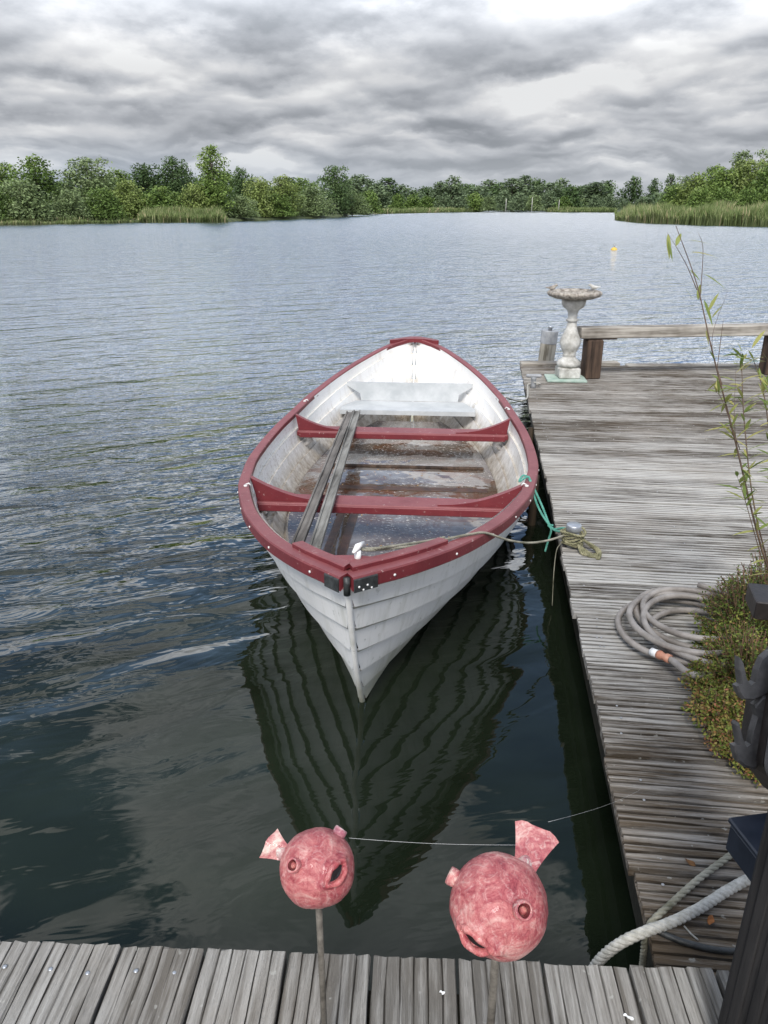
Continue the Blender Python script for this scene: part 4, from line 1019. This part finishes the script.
# ------------------------------------------------------------------ bamboo
random.seed(19); b0 = P(800, 650, D); hd = 2.75
e = empty('bamboo', b0, 0, 'thin leaning bamboo with purple brown stems and sparse narrow leaves at the right edge', 'bamboo')
def leaf(mb, p_, d_, Ls, wd_, tone):
    d_ = d_.normalized(); s_ = d_.cross(Vector((0, 0, 1)))
    s_ = (s_.normalized() if s_.length > .05 else Vector((1, 0, 0))); s_ = (s_+rv()*.6).normalized(); s_ = (s_-d_*s_.dot(d_)).normalized()
    dr = Vector((0, 0, -1)); pts_ = []
    for f, w_ in ((0, .1), (.2, .8), (.45, 1.0), (.75, .6), (1, .03)):
        c = p_+d_*Ls*f+dr*Ls*.22*f*f; pts_.append((c-s_*wd_*w_*.5, c+s_*wd_*w_*.5))
    vs = [x for q in pts_ for x in q]
    mb.add(vs, [(2*i, 2*i+1, 2*i+3, 2*i+2) for i in range(4)], (tone, 1, 0), True)
sm_ = MB(); lv = MB()
stems = [([(800, 650, None), (765, 560, 2.62), (735, 440, 2.55), (712, 350, 2.5), (697, 285, 2.48), (676, 226, 2.46)], .0042),
         ([(790, 640, None), (757, 520, 2.7), (745, 430, 2.72), (742, 375, 2.72), (741, 352, 2.74)], .0032),
         ([(815, 650, None), (778, 500, 2.8), (765, 400, 2.8), (752, 355, 2.78)], .004),
         ([(820, 660, None), (790, 520, 2.6), (775, 430, 2.6), (768, 380, 2.6)], .004),
         ([(697, 290, 2.48), (685, 262, 2.46), (667, 232, 2.44)], .0018), ([(700, 300, 2.48), (703, 250, 2.5), (698, 232, 2.5)], .0015),
         ([(722, 385, 2.52), (712, 340, 2.54), (728, 290, 2.56)], .0015), ([(717, 370, 2.52), (722, 330, 2.5), (724, 318, 2.5)], .0014),
         ([(740, 450, 2.55), (722, 400, 2.5), (712, 390, 2.5)], .0015), ([(748, 500, 2.58), (735, 430, 2.55), (736, 365, 2.55)], .0015), ([(762, 560, 2.62), (745, 500, 2.55), (735, 470, 2.55)], .0018)]
nodes = []
for pl_, r_ in stems:
    pts_ = [P(px, py, D) if dp is None else W(px, py, dp) for px, py, dp in pl_]; sp = spline(pts_, 8)
    sm_.tube(sp, lambda q, r_=r_: r_*(1-.75*q), 6)
    nodes.append(sp)
def lf_at(px, py, dp, dx_, dy_, Lp, tone):
    p_ = W(px, py, dp); d_ = rt*dx_-up*dy_+fw*random.uniform(-.25, .25); leaf(lv, p_, d_, Lp/F*dp*1.3, .0155, tone)
hand = [(688, 240, 24, .35, 22), (691, 252, 24, -.02, 22), (704, 274, 18, 8, 20), (668, 234, 2, 22, 16), (676, 246, 6, -18, 14), (684, 268, 10, 4, 10), (690, 270, 8, 6, 10), (684, 284, 14, -5, 14), (685, 288, 10, 12, 12), (698, 300, 3, -22, 16), (704, 300, 8, 18, 18), (708, 312, 14, -30, 22), (712, 318, 12, -18, 16), (706, 330, 3, 12, 10), (714, 335, 24, -2, 22), (735, 358, 14, -2, 14), (742, 352, -4, -12, 10), (752, 348, 12, -20, 22), (756, 345, 14, 14, 20), (668, 240, 4, 14, 14), (678, 232, 16, -2, 12)]
for px, py, a_, b_, Lp in hand: lf_at(px, py, 2.5, a_, b_, Lp, random.uniform(.3, .9))
for si, cnt in ((1, 42), (2, 42), (3, 46), (8, 10), (9, 14), (10, 14)):
    sp = nodes[si]
    for _ in range(cnt):
        f = random.uniform(.3, 1) if si < 4 else random.uniform(.4, 1); p_ = sp[int(f*(len(sp)-1))]
        leaf(lv, p_, rt*random.uniform(-1, .9)+Vector((0, 0, random.uniform(-.1, 1)))+fw*random.uniform(-.6, .6), random.uniform(.05, .095), .012, random.uniform(.1, 1))
sp = nodes[0]
for _ in range(40):
    f = random.uniform(.15, .60); p_ = sp[int(f*(len(sp)-1))]
    leaf(lv, p_, rt*random.uniform(-1, 1)+Vector((0, 0, random.uniform(-.3, 1)))+fw*random.uniform(-.6, .6), random.uniform(.04, .085), .011, random.uniform(.2, 1))
o = sm_.build('stems', M['stemred'], e); o.matrix_parent_inverse = Matrix.Translation(-b0)
o = lv.build('leaves', M['bamboo'], e); o.matrix_parent_inverse = Matrix.Translation(-b0)

# ------------------------------------------------------------------ ropes at the lower right
mb = MB(); R0 = .0125; zr = D+R0
pts = [P(800, 850, zr), P(760, 873, zr), P(730, 889, zr), P(700, 908, zr), P(672, 922, zr+.004), P(650, 930, zr+.008), P(628, 939, zr-.004), P(608, 952, zr-.05), P(594, 968, zr-.12), P(588, 990, .10), P(586, 1010, -.05)]
rope(mb, pts, R0, 4, pitch=.06, n=7)
tag(mb.build('thick_rope', M['rope']), 'thick pale braided rope crossing the jetty corner and dropping below the near deck', 'rope')
mb = MB(); zr = D+.009
rope(mb, [P(790, 800, zr), P(750, 838, zr), P(728, 857, zr), P(700, 878, zr), P(672, 903, zr), P(652, 922, zr), P(646, 935, D-.02), P(643, 960, D-.15), P(641, 985, -.05)], .0085, 3, n=6)
tag(mb.build('thin_rope', M['thinrope']), 'thinner greenish rope lying on the jetty above the thick pale rope', 'rope')
mb = MB(); mb.tube(spline([P(652, 928, D+.008), P(668, 936, D+.008), P(690, 944, D+.008), P(726, 951, D+.008), P(780, 950, D+.008)]), .0075, 8)
tag(mb.build('black_hose', M['black']), 'short black hose lying below the thick rope on the jetty', 'hose')
mb = MB(); mb.tube([P(684, 926, D+.006), P(691, 934, D+.004), P(698, 940, D+.006)], .0022, 5)
tag(mb.build('twig', M['rope']), 'small pale twig lying below the thick rope', 'twig')
random.seed(2)
for (px, py, z, n_, sz, lb) in ((442, 992, D1, 5, .010, 'tiny white feather on the near deck left of the bigger fish rod'), (627, 1016, D1, 9, .013, 'small white feather lying in a gap of the near deck')):
    mb = MB(); c = P(px, py, z+.004)
    for k in range(n_*2):
        d_ = Vector((1+random.uniform(-.5, .5), -.8+random.uniform(-.6, .6), random.uniform(.0, .5))).normalized()*(1 if k % 3 else -.5)
        s_ = d_.cross(Vector((0, 0, 1))).normalized()*.0012; tp = c+d_*sz*random.uniform(.4, 1)
        mb.add([c-s_, c+s_, tp+s_*1.5, tp-s_*1.5], [(0, 1, 2, 3)], (1.1, 1.1, 1.1), False)
    tag(mb.build('feather', M['white']), lb, 'feather')
mb = MB(); mb.box((0, 0, 0), (.024, .018, .002), bev=0); c = P(712, 919, D+.006)
for k, (px, py) in enumerate(((711, 920), (690, 862))):
    c = P(px, py, D+.005); mb = MB(); r_ = .010
    vs = [Vector((r_*1.3*math.cos(a)*(1 if abs(math.cos(a)) < .9 else 1.25), r_*.8*math.sin(a), .003*math.sin(2*a))) for a in [j*PI/5 for j in range(10)]]
    mb.add(vs, [tuple(range(10))], random.choice([(.4, .35, .3), (.22, .2, .2)]) if k else (.7, .5, .4), False)
    o = mb.build('fallen_leaf', M['leafdry']); o.location = c; o.rotation_euler = (0, 0, random.uniform(0, 6))
    tag(o, 'orange brown fallen leaf between the thick rope and the black post' if k == 0 else 'small dark fallen leaf on the jetty above the thin rope', 'leaf')

# ------------------------------------------------------------------ black post, box, handrail, lantern at the right edge
pp = P(709, 1050, D1); pw = .16
pr_ = (P(740, 1030, D1)-pp).normalized(); bk = Vector((-pr_.y, pr_.x, 0))
c = pp+pr_*(pw/2)-bk*(pw/2)
e = empty('timber_post', (c.x, c.y, D1), math.atan2(pr_.y, pr_.x), 'black stained timber post rising at the lower right corner', 'post')
mb = MB(); mb.box((0, 0, 1.2), (pw, pw, 2.4), bev=.006)
for k in range(5):
    xx = -pw/2+.012+k*.030; mb.box((xx, -pw/2-.001, 1.2), (.018, .006, 2.38), bev=.002); mb.box((-pw/2-.001, xx+.0, 1.2), (.006, .018, 2.38), bev=.002)
mb.build('shaft', M['blackpost'], e)
mb = MB(); mb.box((-.01, .005, .006), (pw+.07, pw+.03, .010), bev=.002); mb.build('base_plate', M['black'], e)
# navy box fixed to the back of the black post
zb_ = .80; qa = P(731, 818, zb_); qb = P(750, 842, zb_); dd = (qb-qa).normalized(); rr2 = Vector((-dd.y, dd.x, 0))
e = empty('electric_box', (qa.x, qa.y, D1), math.atan2(rr2.y, rr2.x), 'small navy blue metal box fixed behind the black post', 'box')
mb = MB(); mb.box((.11, -.08, zb_-D1-.045), (.22, .16, .062), bev=.003); mb.build('body', M['navy'], e)
mb = MB(); mb.box((.11, -.08, zb_-D1-.006), (.228, .168, .012), bev=.003); mb.build('lid', M['navy'], e)
# railing: handrail end and its post outside the frame
q1 = P(746, 583, .98); q2 = q1+Vector((.9, -.10, 0))
e = empty('railing', (q2.x, q2.y, 0), 0, 'end of a dark brown flat handrail entering from the right edge', 'railing')
mb = MB(); mb.beam(q1-Vector((q2.x, q2.y, 0))+Vector((0, -.05, -.025)), Vector((0, -.05, q2.z-.025)), .11, .05, .003); mb.build('handrail', M['brownpl'], e)
mb = MB(); mb.box((-.1, -.04, (q1.z-.05+D)/2), (.09, .09, q1.z-.05-D), bev=.006); mb.build('post', M['brownpl'], e)
# brown lantern hung on the post
lc = W(772, 712, 1.5)
e = empty('lantern', lc, 0, 'dark brown lantern with scrolled corner feet and frosted pane hanging beside the black post', 'lantern')
e.rotation_euler = Matrix((rt, up.cross(rt).normalized(), up)).transposed().to_euler()
def LP(a, b, c_=0.0): # px offsets in lantern frame (right, up, toward back)
    k_ = 1.5/F; return Vector(((a-772)*k_, -c_, -(b-712)*k_))
mb = MB()
body = [(784, 646), (770, 664), (760, 694), (755, 725), (750, 756), (755, 768), (775, 795), (830, 800), (830, 640)]
mb.loft([[LP(a, b, cc_) for a, b in body] for cc_ in (-.05, .05)], close=True); mb.build('body', M['brownpl'], e, normals=True)
mb = MB()
rim = [(786, 650), (772, 664), (763, 684), (759, 712), (755, 738), (753, 758), (760, 772), (774, 790)]
mb.tube(spline([LP(a, b, .055) for a, b in rim], 5), .005, 8); mb.tube(spline([LP(a+7, b+2, .058) for a, b in rim[:-2]], 5), .004, 8)
mb.build('rim', M['greypl'], e)
for prof in ([(728, 690), (733, 697), (745, 698), (760, 692), (775, 680), (778, 648), (764, 650), (756, 656), (750, 668), (747, 680), (741, 684), (736, 676), (732, 660), (729, 655), (729, 668), (731, 682), (726, 684)],
             [(724, 748), (727, 758), (735, 764), (747, 766), (754, 757), (759, 735), (763, 712), (772, 700), (772, 690), (757, 693), (747, 703), (750, 714), (745, 728), (742, 741), (736, 745), (731, 734), (727, 719), (725, 722), (729, 742), (723, 743)]):
    prof = [(768+(a-768)*.86, b) for a, b in prof]; mb = MB(); cxp = sum(p_[0] for p_ in prof)/len(prof); cyp = sum(p_[1] for p_ in prof)/len(prof)
    def inset(k_): return [(cxp+(a-cxp)*k_, cyp+(b-cyp)*k_) for a, b in prof]
    mb.loft([[LP(a, b, c0_) for a, b in (prof if c0_ < .023 else inset(.92))] for c0_ in (.0, .020, .0235)], close=True)
    mb.build('scroll_foot', M['greypl'], e, normals=True)
mb = MB(); mb.loft([[LP(a, b, cc_) for a, b in ((759, 668), (764, 658), (790, 650), (790, 672), (764, 680))] for cc_ in (.0515, .0535)], close=True); mb.build('pane', M['glassy'], e, normals=True)
mb = MB()
for k in range(4): mb.tube([LP(760+k*5, 668-k*4, 0.0545), LP(765+k*5, 677-k*3, .0545)], .0016, 6)
mb.tube([LP(800, 650, .0), LP(860, 640, .0), LP(900, 700, -.1)], .01, 6)
mb.build('bar', M['greypl'], e)

# ------------------------------------------------------------------ ceramic fish on rods
def fish(cx, cy, rpx, depth, label, eyes, mouth, mdir, tail, tdir, tw_, tl_, seed, pale_eye):
    c = W(cx, cy, depth); Rr = rpx/F*depth
    tc_ = (Vector((0, 0, H))-c).normalized(); r_ = Vector((0, 0, 1)).cross(tc_).normalized(); u_ = tc_.cross(r_)
    def dirv(v): return (r_*v[0]+u_*v[1]+tc_*v[2]).normalized()
    base = Vector((c.x, c.y, D1)); e = empty('ceramic_fish', base, 0, label, 'ornament', 'round pink ceramic fish on rods')
    cl = c-base
    md = dirv(mouth); mw = (r_*mdir[0]+u_*mdir[1]); mw = (mw-md*mw.dot(md)).normalized(); mh = md.cross(mw)
    mb = MB(); nu, nv = 64, 40; vs = []
    for j in range(nv+1):
        th = PI*j/nv
        for i in range(nu):
            a = 2*PI*i/nu; d_ = Vector((math.sin(th)*math.cos(a), math.sin(th)*math.sin(a), math.cos(th)))
            rad = Rr*(1+.045*noise.noise(d_*1.8+Vector((seed, 0, 0)))+.014*noise.noise(d_*6+Vector((seed, 3, 0))))
            am = math.acos(max(-1, min(1, d_.dot(md)))); px_ = d_.dot(mw); py_ = d_.dot(mh)
            dm = abs(px_)/.40+abs(py_)/.24       # diamond metric round the mouth
            if am < 1.2: rad += Rr*(.11*math.exp(-((dm-1.0)/.42)**2)-.16*max(0, 1-dm))
            vs.append(cl+d_*rad*Vector((1, 1, 1)).x)
    fs = [(j*nu+i, j*nu+(i+1) % nu, (j+1)*nu+(i+1) % nu, (j+1)*nu+i) for j in range(nv) for i in range(nu)]
    mb.add(vs, fs, (1, 1, 1), True)
    mb.build('body', M['glaze'], e, normals=True, weld=True)
    # lips
    mb = MB(); lp = []
    for k in range(40):
        a = 2*PI*k/40; ca, sa = math.cos(a), math.sin(a); kx = math.copysign(abs(ca)**1.15, ca)*.36; ky = math.copysign(abs(sa)**1.35, sa)*.185
        d_ = (md+mw*kx+mh*ky).normalized(); lp.append(cl+d_*Rr*(1.10-.05*abs(kx)/.36))
    lp.append(lp[0]); lp.append(lp[1])
    mb.tube(lp, lambda q: Rr*(.075+.014*math.sin(q*40)), 8, cap=False, col=(1.1, 1.0, .98)); mb.build('lips', M['glaze'], e)
    mb = MB(); mv = []
    for k in range(24):
        a = 2*PI*k/24; ca, sa = math.cos(a), math.sin(a); kx = math.copysign(abs(ca)**1.2, ca)*.25; ky = math.copysign(abs(sa)**1.4, sa)*.105
        d_ = (md+mw*kx+mh*ky).normalized(); mv.append(cl+d_*Rr*1.035)
    mb.add(mv, [tuple(range(24))], (.06, .04, .04), False); mb.build('mouth', M['black'], e)
    for k, ev in enumerate(eyes):
        d_ = dirv(ev); a_ = d_.cross(Vector((0, 0, 1))).normalized(); b_ = d_.cross(a_); ctr = cl+d_*Rr*1.03
        rr_ = Rr*.18; pale = pale_eye == k; colr = (1.15, 2.2, 2.3) if pale else (1.25, 1.75, 1.65)
        mb = MB(); Mx = Matrix((a_, b_, d_)).transposed()
        mb.lathe([(rr_*.92, -.10*Rr), (rr_*1.02, .0), (rr_*1.04, .08*Rr), (rr_*.98, .13*Rr), (rr_*.82, .14*Rr), (rr_*.74, .125*Rr)], 24, Mx, ctr, wob=lambda a, j: 1+.05*math.sin(3*a+j+seed), col=colr)
        mb.f.pop(); mb.c.pop(); mb.sm.pop()
        mb.lathe([(rr_*.74, .125*Rr), (rr_*.66, .09*Rr), (rr_*.62, .04*Rr), (0, .035*Rr)], 24, Mx, ctr, col=(.42, .30, .30) if not pale else (.5, .8, .8)); mb.f.pop(); mb.c.pop(); mb.sm.pop(); mb.f.pop(); mb.c.pop(); mb.sm.pop()
        eo = mb.build('eye', M['glaze'], e)
        mb = MB(); mb.lathe([(rr_*.42, .03*Rr), (rr_*.46, .07*Rr), (rr_*.30, .105*Rr), (0, .11*Rr)], 16, Mx, ctr, col=(1.2, 1.5, 1.2) if not pale else (.25, .5, .6)); mb.build('pupil', M['glaze'], eo)
    # tail fan
    td = dirv(tail); tb = cl+td*Rr*.93; tdv = (r_*tdir[0]+u_*tdir[1]+tc_*tdir[2]).normalized(); s_ = tdv.cross(tc_).normalized(); nn = s_.cross(tdv)
    mb = MB(); rows = 9; colsn = 9; grid = []
    for j in range(rows):
        f = j/(rows-1); wd_ = Rr*(tw_[0]+(tw_[1]-tw_[0])*f**1.2)
        row = []
        for i in range(colsn):
            g = i/(colsn-1)*2-1
            row.append(tb+tdv*Rr*tl_*f*(1-.10*g*g*f+.04*math.sin(g*5+seed)*f)+s_*wd_*.5*g+nn*Rr*(.05*math.sin(g*2.2+f*2)))
        grid.append(row)
    th_ = Rr*.085
    rings = [[p_+nn*th_*.5 for p_ in row]+[p_-nn*th_*.5 for p_ in row[::-1]] for row in grid]
    mb.loft(rings, close=True, col=(1.12, 1.5, 1.45) if pale_eye == 1 else (1.08, 1.3, 1.3)); to = mb.build('tail', M['glaze'], e, normals=True)
    mb = MB(); mb.lathe([(Rr*.20, 0), (Rr*.23, Rr*.10), (Rr*.17, Rr*.24), (Rr*.10, Rr*.30)], 14, Matrix((s_, nn, tdv)).transposed() @ Matrix.Scale(.6, 3, Vector((0, 1, 0))), tb-tdv*Rr*.02, wob=lambda a, j: 1+.12*math.sin(3*a+j), col=(1.1, 2.4, 2.3))
    mb.build('glaze_blob', M['glaze'], to)
    mb = MB(); mb.tube([(0, 0, -.0), (0.001, 0, cl.z*.4), (0, 0, cl.z-Rr*.9)], Rr*.092, 10); mb.build('rod', M['rust'], e)
    return c, Rr, c+td*Rr, r_, u_, tc_
fl = fish(317, 868, 37.5, 1.14, 'smaller pink ceramic fish ball facing right, on the left rod', [(-.54, .10, .83), (.62, .78, .05)], (.47, -.16, .87), (.75, .66), (-.84, .42, -.2), (-.88, .60, -.05), (.40, .86), .62, 1.0, 1)
fr = fish(499, 905, 48.5, 1.12, 'larger pink ceramic fish ball facing down left with raised tail, on the right rod', [(-.93, .36, .12), (.42, -.02, .9)], (-.40, -.66, .62), (1, -.36), (.50, .80, -.30), (.28, 1, -.1), (.46, 1.0), .92, 5.0, -1)
mb = MB(); a = W(349, 838, 1.13); b = W(517, 845, 1.14); mb.tube([a+(b-a)*k/12-Vector((0, 0, .004*math.sin(PI*k/12))) for k in range(13)], .00018, 4)
tag(mb.build('spider_thread', M['silk']), 'fine spider thread stretched between the two ceramic fish', 'thread')
mb = MB(); a = W(548, 822, 1.14); b = P(640, 790, D); mb.tube([a+(b-a)*k/12-Vector((0, 0, .01*math.sin(PI*k/12))) for k in range(13)], .00018, 4)
tag(mb.build('spider_thread', M['silk']), 'fine spider thread from the bigger fish tail to the jetty edge', 'thread')
